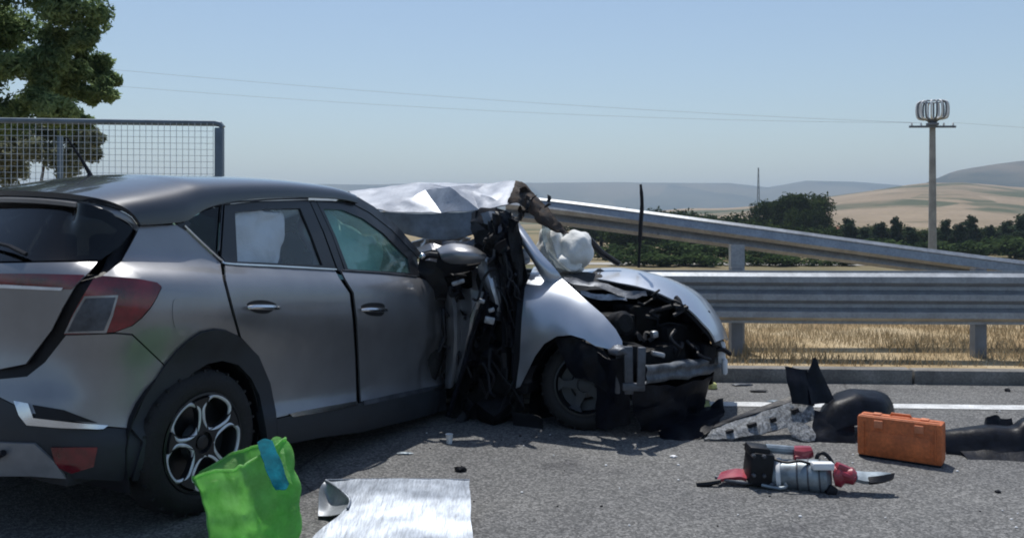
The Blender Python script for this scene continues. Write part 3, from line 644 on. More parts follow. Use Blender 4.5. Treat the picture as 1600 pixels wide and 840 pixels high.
# ------------------------------------------------------------------ car bodies: plan curve + section profile
class Body(Surf):
    def __init__(s, fr, plan, side, rear, hfun, u0, u1, v0, v1, dent=None, nu=80, nv=50, ref=(0, .89)):
        s.fr = fr; P = np.array(cr(plan, 24)); d = np.r_[0, np.cumsum(np.hypot(*np.diff(P, axis=0).T))]
        k = np.argmin((P[:, 0]-ref[0])**2+(P[:, 1]-ref[1])**2); s.U = d-d[k]; s.P = P
        T = np.gradient(P, s.U, axis=0); T /= np.linalg.norm(T, axis=1)[:, None]; s.Nn = np.c_[-T[:, 1], T[:, 0]]
        if s.Nn[k, 1] < 0: s.Nn = -s.Nn
        s.side = np.array(side).T; s.rear = np.array(rear).T if rear else None; s.h = hfun; s.dent = dent
        Surf.__init__(s, s.ev, max(u0, s.U[0]), min(u1, s.U[-1]), v0, v1, nu, nv)
        um = lerp(s.b[0], s.b[1], .6); n = s.nrm(um, (v0+v1)/2); s.sign = 1 if n.dot(fr.R) > 0 else -1
        s._n = Surf.nrm
    def ev(s, u, v):
        a = np.interp(u, s.U, s.P[:, 0]); t = np.interp(u, s.U, s.P[:, 1]); n0 = np.interp(u, s.U, s.Nn[:, 0]); n1 = np.interp(u, s.U, s.Nn[:, 1])
        i = np.interp(v, s.side[0], s.side[1])
        if s.rear is not None:
            r = min(1, max(0, (-n0-.25)/.6)); r = r*r*(3-2*r); i = i*(1-r)+np.interp(v, s.rear[0], s.rear[1])*r
        if s.dent: i += s.dent(u, v)
        a -= n0*i; t -= n1*i
        return s.fr.w(a, t, s.h(a, v))
    def part(s, name, poly, mat, parent, mirror=True, smooth_ang=40, **k):
        V, F = panel(s, poly, sign=s.sign, **k)
        return pair(name, V, F, mat, parent, s.fr if mirror else None, smooth_ang)
    def on(s, px, py, off=0.0):
        u, v = s.inv(px, py); return Vector(s.fn(u, v))+s.nrm(u, v)*s.sign*off
    def line(s, pts, off=.004, n=6): return [s.on(x, y, off) for x, y in cr(pts, n)]
def pair(name, V, F, mat, parent, fr=None, ang=40):
    """a part and, when fr is given, its twin on the other side of the car"""
    o = mesh_obj(name, V, F, mat, parent, ang)
    if fr is not None: mesh_obj(name, [fr.mirror(v) for v in V], [tuple(reversed(f)) for f in F], mat, parent, ang)
    return o
def smoothed(pts):
    """section profile as a smooth interpolated table"""
    return [tuple(p) for p in cr(pts, 6)]

# ------------------------------------------------------------------ the grey hatchback SUV
PH1 = math.radians(28); ZW = 4.14
w0 = at(318, 692, ZW); fr0 = Frame((0, 0), PH1); o1 = Vector((w0.x, w0.y, 0))-fr0.R*.88
A = Frame((o1.x, o1.y), PH1)
suv = thing('grey_suv', 'metallic grey crossover car with black roof and crushed front end', 'car', A.w(.9, 0, 0))
planA = [(-.80, 0), (-.79, .25), (-.755, .48), (-.69, .65), (-.58, .77), (-.40, .845), (-.2, .875), (0, .89), (.4, .888), (1.0, .885), (1.6, .88), (2.1, .87), (2.5, .85), (2.75, .80)]
sideA = smoothed([(.08, .13), (.16, .07), (.24, .02), (.32, .0), (.42, .006), (.47, .034), (.58, .040), (.72, .030), (.86, .008), (.95, .0), (1.04, .003), (1.09, .012), (1.13, .028), (1.165, .055), (1.19, .083), (1.21, .100), (1.24, .108), (1.40, .160), (1.55, .210), (1.65, .255), (1.78, .335)])
rearA = smoothed([(.08, .16), (.16, .10), (.28, .03), (.40, .0), (.52, .0), (.60, .02), (.66, .045), (.8, .07), (.95, .055), (1.06, .035), (1.12, .04), (1.17, .07), (1.20, .10), (1.3, .20), (1.42, .31), (1.55, .40), (1.78, .5)])
def dentA(u, v):
    d = -.018*math.exp(-((u+.02)/.45)**2-((v-.93)/.22)**2)
    if v < 1.235 and u < 1.4:
        g = 1-min(1, max(0, (v-1.125)/.10)); g = g*g*(3-2*g); q = min(1, max(0, (v-.72)/.25)); d -= .072*math.exp(-((u+.10)/.45)**2)*g*q*q*(3-2*q)
    if u > 1.45:
        k = (u-1.45)/.85; d += k*k*(.05+.07*noise.noise(Vector((u*5, v*4.5, 1)))+.03*noise.noise(Vector((u*13, v*12, 4))))
    return d
BA = Body(A, planA, sideA, rearA, lambda s, v: v-.09*s, -1.5, 2.9, .08, 1.78, dentA)
# dark inner shell behind the gaps between the panels
V, F = panel(BA, [(-1.30, .24), (-1.30, 1.12), (-.45, 1.16), (.15, 1.185), (2.0, 1.175), (2.0, .22), (.46, .22), (.42, .45), (.30, .68), (.10, .78), (-.10, .78), (-.30, .68), (-.42, .45), (-.45, .24)], step=.07, thick=0, off=-.035, uv=True, sign=BA.sign)
pair('inner_shell', V, F, 'plastic_black', suv, A)
# rear quarter, doors, bumper
BA.part('rear_quarter', [(219, 353), (283, 351), (344, 409), (348, 436), (360, 482), (372, 524), (352, 515), (334, 513), (312, 518), (295, 529), (275, 547), (257, 569), (250, 562), (207, 521), (180, 519), (207, 509), (222, 497), (236, 481), (245, 466), (253, 449), (246, 441), (212, 435), (160, 431), (172, 422), (190, 408), (203, 385), (212, 368)], 'paint_grey', suv)
BA.part('rear_door', [(352, 413), (440, 417.5), (523, 422), (531, 436), (546, 458), (551, 500), (555, 560), (557, 628), (500, 637), (446, 649), (432, 652), (424, 610), (404, 556), (377, 527), (365, 482), (353, 436)], 'paint_grey', suv)
BA.part('front_door', [(533, 422), (600, 427), (655, 434), (684, 445), (696, 470), (699, 520), (697, 560), (694, 601), (640, 612), (564, 627), (561, 560), (558, 500), (553, 457), (540, 436)], 'paint_grey', suv)
bmp = BA.part('rear_bumper', [(103, 524), (180, 521.5), (206, 523.5), (249, 564), (256, 571), (240, 595), (223, 622), (202, 668), (165, 665), (100, 655), (50, 645), (0, 620), (-135, 600), (-135, 590), (0, 592), (42, 588), (70, 566), (92, 538)], 'paint_grey', suv)
BA.part('lower_bumper', [(202, 669), (165, 667), (100, 657), (50, 647), (0, 622), (-135, 602), (-140, 742), (0, 742), (110, 748), (190, 752), (206, 745), (238, 672), (222, 640)], 'cladding', suv, off=-.004)
BA.part('wheel_arch', [(202, 669), (223, 621), (257, 569), (275, 547), (295, 529), (312, 518), (334, 513), (352, 515), (373, 525), (402, 555), (420, 598), (429, 645), (431, 692), (416, 692), (413, 668), (403, 617), (390, 590), (370, 569), (345, 562), (322, 567), (298, 582), (272, 613), (252, 642), (238, 672), (214, 748), (205, 748), (222, 690)], 'cladding', suv, off=.012, thick=.05)
BA.part('sill', [(431, 654), (500, 639), (557, 630), (640, 614), (695, 603), (697, 640), (640, 655), (563, 674), (500, 682), (433, 695)], 'cladding', suv, off=.006, thick=.04)
BA.part('sill_trim', [(450, 646), (500, 636.5), (556, 626.5), (556, 633), (500, 644), (455, 651)], 'chrome', suv, off=.012, thick=.01)
BA.part('sill_trim', [(566, 626), (640, 611), (690, 601), (690, 606), (640, 617), (566, 633)], 'steel_dark', suv, off=.012, thick=.01)
# bumper trim: bright L around a dark pocket, red reflector, skid plate
tr = BA.part('bumper_trim', [(24, 626), (46, 630), (54, 652), (120, 660), (168, 664), (160, 671), (90, 667), (44, 663), (32, 648)], 'chrome', suv, off=.012, thick=.015)
BA.part('pocket', [(52, 632), (100, 640), (152, 660), (60, 653)], 'plastic_black', suv, off=.008, thick=.01)
BA.part('reflector', [(80, 698), (152, 698), (146, 728), (112, 738), (88, 728)], 'lamp_red', suv, off=.006, thick=.012)
BA.part('skid_plate', [(-140, 690), (0, 690), (55, 692), (84, 718), (104, 745), (50, 741), (-140, 741)], 'skid_grey', suv, off=.010, thick=.015)
m = MB(); m.tube([BA.on(14, 702, .03), BA.on(-6, 712, .03), BA.on(-22, 708, .03)], .014, 8); m.obj('tow_eye', 'plastic_black', suv)
# tailgate
tg = BA.part('tailgate', [(-135, 414), (60, 410), (152, 409), (140, 424), (118, 446), (98, 480), (80, 516), (40, 568), (0, 576), (-135, 577)], 'paint_grey', suv)
BA.part('rear_window', [(-135, 409), (60, 407), (157, 405), (186, 386), (202, 366), (210, 354), (186, 336), (140, 320), (70, 308), (-135, 300)], 'glass_dark', suv, off=-.002, thick=.005)
BA.part('window_frame', [(-135, 413), (150, 408), (186, 388), (205, 366), (213, 354), (186, 334), (140, 318), (70, 306), (-135, 298)], 'plastic_black', suv, off=-.010, thick=.006, holes=[[(-125, 400), (60, 400), (140, 398), (172, 378), (186, 358), (160, 342), (110, 333), (-125, 322)]])
m = MB(); m.tube([BA.on(44, 403, .02), BA.on(20, 392, .03), BA.on(-20, 382, .03), BA.on(-90, 374, .02)], [.010, .010, .008, .006], 6); m.box(BA.on(-30, 400, .015), (.12, .03, .05), A.M(), .008); m.obj('wiper', 'plastic_black', suv)
# tail lamp: red shell, pale inner C line
tl_ = BA.part('tail_lamp', [(102, 521), (112, 497), (128, 466), (146, 436), (160, 432), (212, 436), (244, 442), (251, 448), (243, 465), (234, 479), (220, 495), (205, 507), (178, 517), (140, 520)], 'lamp_red', suv, off=.010, thick=.03)
BA.part('lamp_lens', [(103, 519), (118, 488), (133, 462), (184, 461), (176, 492), (166, 518)], 'lamp_clear', tl_, off=.014, thick=.004)
V, F = panel(BA, [(109, 516), (122, 489), (135, 465.5), (180, 464.5), (172, 491), (162, 514)], sign=BA.sign, off=.017, thick=.003); mesh_obj('lamp_reflector', V, F, 'steel_dark', tl_)
tb = BA.part('tailgate_lamp', [(-130, 426), (60, 428), (132, 430), (112, 452), (60, 449), (-130, 448)], 'lamp_red', suv, off=.006, thick=.02)
BA.part('lamp_line', [(-130, 444), (10, 444), (100, 449), (97, 453), (10, 449), (-130, 449)], 'rim_silver', tb, off=.012, thick=.004)
BA.part('pillar_lining', [(140, 440), (165, 405), (205, 372), (214, 346), (240, 346), (225, 385), (190, 430), (160, 445)], 'plastic_black', suv, off=-.045, thick=.004)
BA.part('corner_cap', [(272, 344), (290, 339), (298, 350), (290, 360), (278, 353)], 'paint_black', suv, off=.002, thick=.01)
# fuel flap, door handles, window trims
BA.part('fuel_flap', [(270, 474), (280, 466), (318, 466), (329, 476), (336, 505), (330, 511), (284, 513), (272, 508)], 'paint_grey', suv, mirror=False, off=.0035, thick=.003, smooth=True)
for (x0, x1, y) in ((384, 434, 479), (562, 603, 483)):
    cup = BA.part('handle_cup', [(x0+2, y-4), (x0+15, y-10), (x0+35, y-9), (x1-2, y-2), (x0+34, y+10), (x0+12, y+8)], 'plastic_black', suv, off=.002, thick=.003, smooth=True)
    P = BA.line([(x0, y+1), (x0+10, y), (x1-12, y+.5), (x1, y+1.5)], .0, 5); k = len(P)
    P = [p+A.R*(.012+.022*math.sin(math.pi*i/(k-1))) for i, p in enumerate(P)]
    m = MB(); m.tube(P, [.008+.006*math.sin(math.pi*i/(k-1)) for i in range(k)], 8); pair('door_handle', m.V, m.F, 'chrome', suv, A)
def trim(name, pts, r, mat, off=.006):
    m = MB(); m.tube(BA.line(pts, off), r, 6); return pair(name, m.V, m.F, mat, suv, A)
trim('window_trim', [(285, 347), (302, 335.5), (320, 326), (350, 318.5), (400, 313.5), (440, 311.5), (480, 311)], .0055, 'steel_dark')
trim('window_trim', [(287, 353), (316, 381), (345, 407), (356, 413), (440, 417), (524, 421.5)], .0065, 'chrome')
trim('window_trim', [(534, 423), (600, 427.5), (650, 433)], .005, 'steel_dark')
trim('pillar_trim', [(346, 320), (344, 350), (341, 392)], .004, 'steel_dark')
# window frames (gloss black) and glass
BA.part('rear_door_frame', [(352, 319.5), (400, 314), (483, 311.5), (505, 362), (526, 420), (440, 416), (356, 411), (347, 400), (350, 355)], 'paint_black', suv, off=-.004, thick=.02, holes=[[(368, 331), (420, 326), (470, 325), (488, 368), (505, 414), (440, 411), (372, 408)]])
BA.part('rear_door_glass', [(366, 329), (420, 324), (472, 323), (490, 368), (507, 416), (440, 413), (370, 410)], 'glass_clear', suv, off=-.014, thick=.004)
BA.part('quarter_glass', [(288, 349), (304, 338), (320, 329), (346, 321.5), (343, 355), (341, 398), (316, 376)], 'glass_dark', suv, off=-.004, thick=.004)
BA.part('centre_pillar', [(485, 312), (494, 312), (520, 366), (540, 424), (530, 422), (508, 363)], 'paint_black', suv, off=-.006, thick=.03)
BA.part('front_door_frame', [(495, 312.5), (520, 313), (548, 317), (578, 333), (612, 359), (652, 400), (657, 431), (600, 426), (541, 423), (520, 366)], 'paint_black', suv, off=-.004, thick=.02, holes=[[(506, 326), (535, 327), (568, 341), (600, 364), (638, 403), (642, 426), (590, 423), (545, 420), (526, 370)]])
BA.part('front_door_glass', [(503, 323), (535, 324), (570, 339), (603, 363), (642, 403), (646, 429), (590, 426), (542, 423), (523, 370)], 'glass_teal', suv, off=-.014, thick=.004)
# roof shell lofted between the two door-frame edges
RE = [(216, 352), (250, 350), (284, 346), (302, 335), (320, 325), (350, 317), (400, 311), (450, 309), (490, 309.5), (530, 312), (556, 318)]
E3 = [A.loc(BA.on(x, y)) for x, y in RE]
cc = [.14, .175, .20, .18, .160, .135, .118, .108, .098, .085, .07]; dd = [.22, .12, .05, .03, .02, .01, 0, 0, 0, 0, .0]
E3 = np.array(cr([list(e)+[c, d] for e, c, d in zip(E3, cc, dd)], 4)); V = []; NA = 34
for (s_, t_, h_, c_, d_) in E3:
    for j in range(NA+1):
        a = lerp(math.pi/2, -math.pi/2, j/NA); q = max(0, math.cos(a)); k = q**.52
        V.append(A.w(s_-d_*q**.8, t_*math.sin(a), h_+c_*k))
F = [(i*(NA+1)+j, i*(NA+1)+j+1, (i+1)*(NA+1)+j+1, (i+1)*(NA+1)+j) for i in range(len(E3)-1) for j in range(NA)]
mesh_obj('roof', *solid(V, [tuple(reversed(f)) for f in F], -.025), 'paint_roof', suv, 50)
# spoiler lip under the roof's trailing edge
e0 = E3[0]; V = []
for r_, dz in ((0, -.004), (-.035, -.012), (-.03, -.03), (.06, -.05)):
    for j in range(NA+1):
        a = lerp(math.pi/2, -math.pi/2, j/NA); q = max(0, math.cos(a)); V.append(A.w(e0[0]-e0[4]*q**.8+r_*(.3+.7*q**.4), e0[1]*math.sin(a)*(1.0), e0[2]+e0[3]*q**.52+dz))
F = [(i*(NA+1)+j, i*(NA+1)+j+1, (i+1)*(NA+1)+j+1, (i+1)*(NA+1)+j) for i in range(3) for j in range(NA)]
mesh_obj('spoiler', *solid(V, F, .006), 'paint_grey', suv, 50)
ant = A.w(-.05, 0, 0); aa = at(140, 271, 4.95); m = MB(); m.tube([aa-Vector((0, 0, .03)), aa, at(128, 250, 4.93), at(104, 214, 4.9)], [.03, .013, .009, .005], 8); m.obj('antenna', 'plastic_black', suv)
# windscreen pillar, windscreen, cowl
BA.part('screen_pillar', [(540, 302), (560, 308), (585, 323), (618, 350), (664, 402), (655, 404), (612, 358.5), (578, 332), (548, 316), (530, 311)], 'paint_black', suv, off=.0, thick=.05)
hd = [A.w(1.50, t, 1.50-.04*t*t) for t in (-.55, -.3, 0, .3, .55)]; cw = [A.w(2.12, t, 1.02-.05*t*t) for t in (-.68, -.35, 0, .35, .68)]
md_ = [(a+b)/2+A.F*.05+A.Z*.04 for a, b in zip(hd, cw)]
mesh_obj('windscreen', *patch([hd, md_, cw], n=4, thick=.005, crumple=.01), 'glass_shatter', suv)
# cabin: floor, seats, dashboard, curtain airbag
m = MB(); m.box(A.w(.75, 0, .30), (2.7, 1.45, .06), A.M(), .01); m.obj('floor_pan', 'cabin', suv)
m = MB(); m.box(A.w(1.0, 0, .25), (2.6, 1.5, .08), A.M(), .02); m.obj('underbody', 'plastic_black', suv)
for t in (-.36, .36):
    m = MB(); m.box(A.w(1.15, t, .58), (.5, .5, .16), A.M(), .05); m.box(A.w(.86, t, .93), (.14, .48, .62), A.M() @ Matrix.Rotation(math.radians(-16), 3, 'Y'), .05); m.box(A.w(.77, t, 1.30), (.10, .26, .18), A.M(), .04); m.obj('front_seat', 'seat_cloth', suv)
m = MB(); m.box(A.w(.12, 0, .60), (.5, 1.25, .2), A.M(), .05); m.box(A.w(-.12, 0, .95), (.16, 1.25, .55), A.M(), .05)
for t in (-.4, 0, .4): m.box(A.w(-.15, t, 1.27), (.08, .24, .14), A.M(), .03)
m.obj('rear_bench', 'seat_cloth', suv)
m = MB(); m.box(A.w(1.95, 0, .88), (.4, 1.35, .25), A.M(), .06); m.obj('dashboard', 'cabin', suv)
bag = [[BA.on(x, y, -.06) for x, y in r] for r in ([(364, 326), (395, 321), (425, 321), (448, 332)], [(366, 350), (392, 348), (428, 345), (455, 350)], [(368, 385), (396, 388), (425, 385), (454, 384)], [(372, 414), (398, 415), (425, 416), (450, 416)])]
for i, r in enumerate(bag):
    for j, p in enumerate(r): p -= A.R*(.03*((i+j) % 2)+.02*i)
V, F = patch(bag, n=6, thick=.05, crumple=.010, cs=9); mesh_obj('curtain_airbag', V, F, 'airbag', suv, 170)
def blob(c, r, seed, amp=.18, sub=3, M=None):
    bm = bmesh.new(); bmesh.ops.create_icosphere(bm, subdivisions=sub, radius=1); V = []
    for v in bm.verts:
        q = v.co*(1+amp*noise.noise(v.co*1.7+Vector((seed, 0, 0)))+amp*.16*noise.noise(v.co*4+Vector((seed, 0, 3)))); q = Vector((q.x*r[0], q.y*r[1], q.z*r[2])); V.append(Vector(c)+(M @ q if M is not None else q))
    bm.verts.index_update(); F = [tuple(v.index for v in f.verts) for f in bm.faces]; bm.free(); return V, F
m = MB(); m.add(*blob(A.w(1.62, .42, 1.02), (.16, .16, .15), 3, M=A.M())); m.add(*blob(A.w(1.78, .30, .98), (.14, .2, .12), 5, M=A.M())); m.obj('front_airbag', 'airbag', suv, 170)

# wheels
def wheel(parent, c, ax, r, w, rim, style=True, rz=0.0, name='wheel'):
    """c: centre of outer face, ax: outward axis"""
    ax = Vector(ax).normalized(); c = Vector(c); k = rim
    tw = bpy.data.objects.new(name, None); COL.objects.link(tw); tw.parent = parent; ORG[tw.name] = ORG[parent.name]
    m = MB(); m.lathe(c, ax, [(k-.01, -.02), (k+.012, .0), (k+.03, .004), (r-.05, .006), (r-.02, -.008), (r-.004, -.028), (r, -.05), (r, -w+.05), (r-.01, -w+.02), (r-.05, -w), (k, -w)], 56); m.obj('tyre', 'rubber', tw, 40)
    m = MB()
    for i in range(56):
        a = 2*math.pi*i/56; e1 = ax.orthogonal().normalized(); e2 = ax.cross(e1); d = e1*math.cos(a)+e2*math.sin(a); m.box(c+d*(r-.0075)-ax*(.03 if i % 2 else w-.03), (.03, .012, .016), Matrix((ax, ax.cross(d), d)).transposed())
    m.obj('tread', 'rubber', tw, 0)['kind'] = 'stuff'
    m = MB(); m.lathe(c, ax, [(k, -w+.02), (k-.015, -w+.05), (k-.02, -.04), (k-.004, -.012), (k+.006, .002), (k-.006, .004), (k-.016, -.012), (k-.03, -.09), (.05, -.10), (0, -.10)], 56); m.obj('rim', 'rim_black', tw, 40)
    e1 = Vector((0, 0, 1)); e1 = (e1-ax*e1.dot(ax)).normalized(); e2 = ax.cross(e1)
    def pl(rr, th, d): return c+(e1*math.cos(th)+e2*math.sin(th))*rr+ax*d
    m = MB(); m.lathe(c, ax, [(.10, -.05), (.085, -.028), (.05, -.022), (0, -.020)], 24); m.obj('hub', 'rim_black', tw, 40)
    if style:
        m = MB(); m.lathe(c, ax, [(.034, -.018), (.034, -.010), (.028, -.008), (0, -.008)], 20); m.obj('hub_cap', 'rim_black', tw, 40)
    for i in range(5):
        th = 2*math.pi*(i+.5)/5+rz
        # spoke web between two windows
        thw = th+math.pi/5; m = MB(); P = [[pl(q, thw+s*wd/q, d-.012) for s in (-1, -.4, .4, 1)] for q, wd, d in ((.05, .045, -.02), (.10, .026, -.022), (.15, .022, -.02), (k-.012, .05, -.008))]
        V, F = patch(P, n=3, thick=.03); m.add(V, F); m.obj('spoke', 'rim_black', tw, 40)
        if style:
            L = [(.066, 0), (.085, -.40), (.125, -.54), (.175, -.53), (k-.014, -.30), (k-.008, 0), (k-.014, .30), (.175, .53), (.125, .54), (.085, .40)]
            P = [pl(q, th+a, -.004-.014*max(0, (.16-q)/.16)) for q, a in L]
            P = [Vector(p) for p in cr(P, 5, True)]; P.append(P[0]); m = MB(); m.tube(P, .0095, 6, False); m.obj('spoke_edge', 'rim_silver', tw, 60)
    m = MB(); m.lathe(c, ax, [(0, -.105), (.15, -.105), (.15, -.125), (0, -.125)], 30); m.obj('brake_disc', 'steel_dark', tw, 40)
    return tw
wheel(suv, A.w(.0, .885, .345), A.R, .345, .215, .232, True, .1)
wheel(suv, A.w(.0, -.885, .345), -A.R, .345, .215, .232, True, .5)
wheel(suv, A.w(2.42, .70, .30), (A.R*.9+A.F*.35-A.Z*.25), .33, .2, .225, False, .2)
wheel(suv, A.w(2.42, -.80, .32), -A.R, .33, .2, .225, False, .2)
# rear wheel house
V, F = patch([[A.w(.40*math.cos(a), t, .345+.40*math.sin(a)*1.05) for a in np.linspace(-.35, math.pi+.35, 9)] for t in (.845, .66, .5)], n=3, thick=.006); pair('wheel_house', V, F, 'plastic_black', suv, A)

# crushed front end: crumpled wing, bonnet, engine lumps, hoses, broken lamp bits, dangling mirror
def crush(name, rows, mat, parent, amp=.03, cs=6, seed=0, thick=.004, n=6, ang=30): return mesh_obj(name, *ppx(rows, n=n, thick=thick, crumple=amp, cs=cs, seed=seed), mat, parent, ang)
def folds(name, rows, mat, parent, n=3, ang=14, th=.004, amp=.006): return mesh_obj(name, *ppx(rows, n=n, thick=th, crumple=amp, cs=14), mat, parent, ang)
folds('front_wing', [[(684, 438, 6.12), (700, 441, 6.02), (716, 449, 6.10), (736, 452, 5.98), (760, 456, 5.90)], [(694, 462, 6.10), (706, 466, 5.98), (722, 470, 6.08), (738, 474, 5.94), (756, 474, 5.92)], [(698, 500, 6.08), (709, 502, 5.96), (722, 506, 6.05), (735, 505, 5.94), (745, 500, 5.97)], [(699, 545, 6.06), (709, 548, 5.97), (719, 548, 6.03), (727, 544, 5.96), (733, 536, 6.0)], [(696, 606, 6.03), (704, 606, 5.97), (710, 600, 6.02), (716, 594, 5.98), (720, 585, 6.0)]], 'paint_grey', suv)
m = MB(); m.tube([Vector(q) for q in cr([at(760, 457, 5.88), at(750, 490, 5.92), at(737, 528, 5.95), at(724, 575, 5.97), at(712, 612, 5.98), at(700, 650, 5.99)], 5)], .018, 8); m.obj('arch_lip', 'torn_plastic', suv)
folds('bonnet_edge', [[(652, 388, 6.3), (672, 380, 6.2), (690, 384, 6.15), (712, 378, 6.1)], [(656, 396, 6.22), (676, 390, 6.12), (694, 394, 6.1), (714, 388, 6.05)]], 'paint_grey', suv)
folds('wheel_liner', [[(745, 470, 6.15), (775, 480, 6.1), (800, 500, 6.1)], [(730, 540, 6.2), (765, 550, 6.12), (800, 560, 6.1)], [(712, 610, 6.2), (755, 620, 6.12), (800, 620, 6.08)], [(704, 660, 6.15), (755, 668, 6.08), (800, 668, 6.05)]], 'engine_dark', suv, 4, 25, .01, .03)
crush('bonnet', [[(640, 380, 6.9), (690, 372, 6.7), (735, 378, 6.5)], [(650, 395, 6.6), (690, 396, 6.4), (742, 388, 6.25)], [(668, 412, 6.3), (705, 418, 6.15), (748, 402, 6.05)]], 'paint_grey', suv, .05, 5, 2)
crush('inner_wing', [[(655, 400, 6.0), (690, 415, 5.98), (712, 430, 5.97)], [(652, 430, 6.0), (685, 440, 6.0), (720, 448, 5.98)], [(660, 470, 6.05), (690, 468, 6.05), (725, 470, 6.05)]], 'plastic_black', suv, .03, 9, 3)
fill_bag = [[BA.on(x, y, -.16) for x, y in r] for r in ([(500, 318), (540, 320), (580, 340), (615, 368)], [(512, 350), (545, 352), (585, 360), (630, 390)], [(530, 390), (560, 388), (592, 395), (636, 410)], [(540, 424), (565, 426), (600, 428), (640, 432)])]
for i, r in enumerate(fill_bag):
    for j, p in enumerate(r): p -= A.R*(.05*((i+j) % 2)+.03*i)
mesh_obj('curtain_airbag', *patch(fill_bag, n=6, thick=.05, crumple=.012, cs=8, seed=3), 'airbag', suv, 170)  # white sheet added behind the front glass to brighten its teal look
mm = mesh_obj('wing_mirror', *ppx([[(682, 392, 6.0), (705, 384, 5.95), (735, 388, 5.92), (757, 401, 5.95)], [(690, 400, 5.88), (712, 396, 5.82), (735, 398, 5.82), (757, 402, 5.9)], [(700, 408, 5.9), (715, 410, 5.85), (735, 409, 5.85), (752, 405, 5.92)]], n=6, thick=.02), 'paint_grey', suv, 170)
mesh_obj('mirror_glass', *ppx([[(686, 402, 5.93), (712, 412, 5.87), (750, 408, 5.92)], [(684, 415, 5.95), (706, 424, 5.92), (738, 418, 5.95)]], n=5, thick=.02), 'plastic_black', mm)
m = MB(); m.tube([at(660, 402, 5.96), at(672, 398, 5.92), at(690, 400, 5.93)], .022, 8); m.obj('mirror_arm', 'plastic_black', mm)
m = MB(); m.add(*blob(at(660, 400, 5.9), (.022, .02, .022), 8)); m.obj('torn_bolt', 'chrome', suv)
Rc = random.Random(31)
for i in range(16):
    x, y = Rc.uniform(700, 790), Rc.uniform(430, 640); a = at(x, y, Rc.uniform(6.0, 6.5)); m = MB(); m.box(a, (Rc.uniform(.06, .22), Rc.uniform(.06, .25), Rc.uniform(.06, .22)), Matrix.Rotation(Rc.uniform(0, 3), 3, 'X') @ Matrix.Rotation(Rc.uniform(0, 3), 3, 'Z'), .012); m.obj('engine_block', 'engine_dark', suv)
for i in range(10):
    x, y = Rc.uniform(690, 770), Rc.uniform(430, 600); P = [at(x, y, 6.0)]
    for k in range(4): P.append(P[-1]+Vector((Rc.uniform(-.07, .1), Rc.uniform(-.06, .06), Rc.uniform(-.16, .06))))
    m = MB(); m.tube([Vector(q) for q in cr(P, 5)], Rc.uniform(.006, .016), 7); m.obj('hose', 'plastic_black', suv)
for (x, y, w_, h_) in ((768, 484, .045, .03), (765, 500, .07, .05), (716, 441, .09, .03), (752, 470, .05, .03)):
    m = MB(); m.box(at(x, y, 5.86), (w_, .03, h_), Matrix.Rotation(Rc.uniform(-.4, .4), 3, 'Y'), .008); m.obj('lamp_fragment', 'engine_metal', suv)
def shards(name, parent, n, xr, yr, dr, size, mats, seed):
    """torn, folded scraps of sheet filling a crushed region"""
    R = random.Random(seed)
    for i in range(n):
        c = at(R.uniform(*xr), R.uniform(*yr), R.uniform(*dr)); s_ = size*R.uniform(.5, 1.3); M = Matrix.Rotation(R.uniform(-.9, .9), 3, 'Y') @ Matrix.Rotation(R.uniform(-.8, .8), 3, 'X') @ Matrix.Rotation(R.uniform(-.9, .9), 3, 'Z')
        w_ = s_*R.uniform(.25, .6); P = [[c+M @ Vector((x*w_+R.gauss(0, .12)*w_, R.gauss(0, .22)*s_, z*s_+R.gauss(0, .1)*s_)) for x in (-.5, 0, .5)] for z in (-.5, -.15, .2, .5)]
        V, F = patch(P, n=3, thick=.003, crumple=.012, cs=16, seed=seed+i); mesh_obj(name, V, F, mats[i % len(mats)], parent, 22)
shards('torn_scrap', suv, 12, (715, 775), (500, 650), (6.0, 6.2), .30, ['torn_plastic', 'engine_dark', 'plastic_black', 'torn_plastic', 'engine_dark', 'plastic_black', 'steel_dark'], 61)
# ------------------------------------------------------------------ the silver car
PH2 = math.radians(122); w2 = at(893, 610, 5.6); fr2 = Frame((0, 0), PH2); o2 = Vector((w2.x, w2.y, 0))-fr2.R*.84
B = Frame((o2.x, o2.y), PH2)
sil = thing('silver_car', 'wrecked silver car with torn open front, buckled roof and deployed airbag', 'car', B.w(-1.2, 0, 0))
planB = [(-3.4, .70), (-3.1, .80), (-2.4, .845), (-1.4, .85), (-.6, .85), (0, .86), (.3, .84), (.5, .80), (.62, .72)]
sideB = smoothed([(.1, .10), (.2, .04), (.35, .02), (.5, .01), (.62, .0), (.72, .005), (.80, .03), (.87, .07), (.93, .12), (.98, .18), (1.02, .26), (1.04, .34), (1.05, .44), (1.056, .6)])
def dropB(s): k = min(1, max(0, (s+.35)/.9)); return .40*k**1.7
BB = Body(B, planB, sideB, None, lambda s, v: v-dropB(s), -3.6, .7, .1, 1.056, lambda u, v: .014*noise.noise(Vector((u*5, v*6, 2)))+.03*max(0, u)*noise.noise(Vector((u*9, v*8, 5))), ref=(0, .86))
BB.part('front_wing', [(871, 428), (890, 446), (915, 468), (943, 492), (962, 514), (972, 532), (973, 546), (952, 545), (930, 540), (912, 529), (892, 523), (870, 525), (850, 537), (836, 556), (824, 580), (812, 604), (806, 606), (812, 560), (815, 500), (820, 450), (834, 415), (850, 418)], 'paint_silver', sil, mirror=False, thick=.006, step=.025)
BB.part('door_edge', [(806, 606), (812, 560), (815, 500), (818, 452), (826, 432), (820, 420), (808, 440), (802, 520), (798, 590)], 'plastic_black', sil, mirror=False, off=-.02, thick=.01)
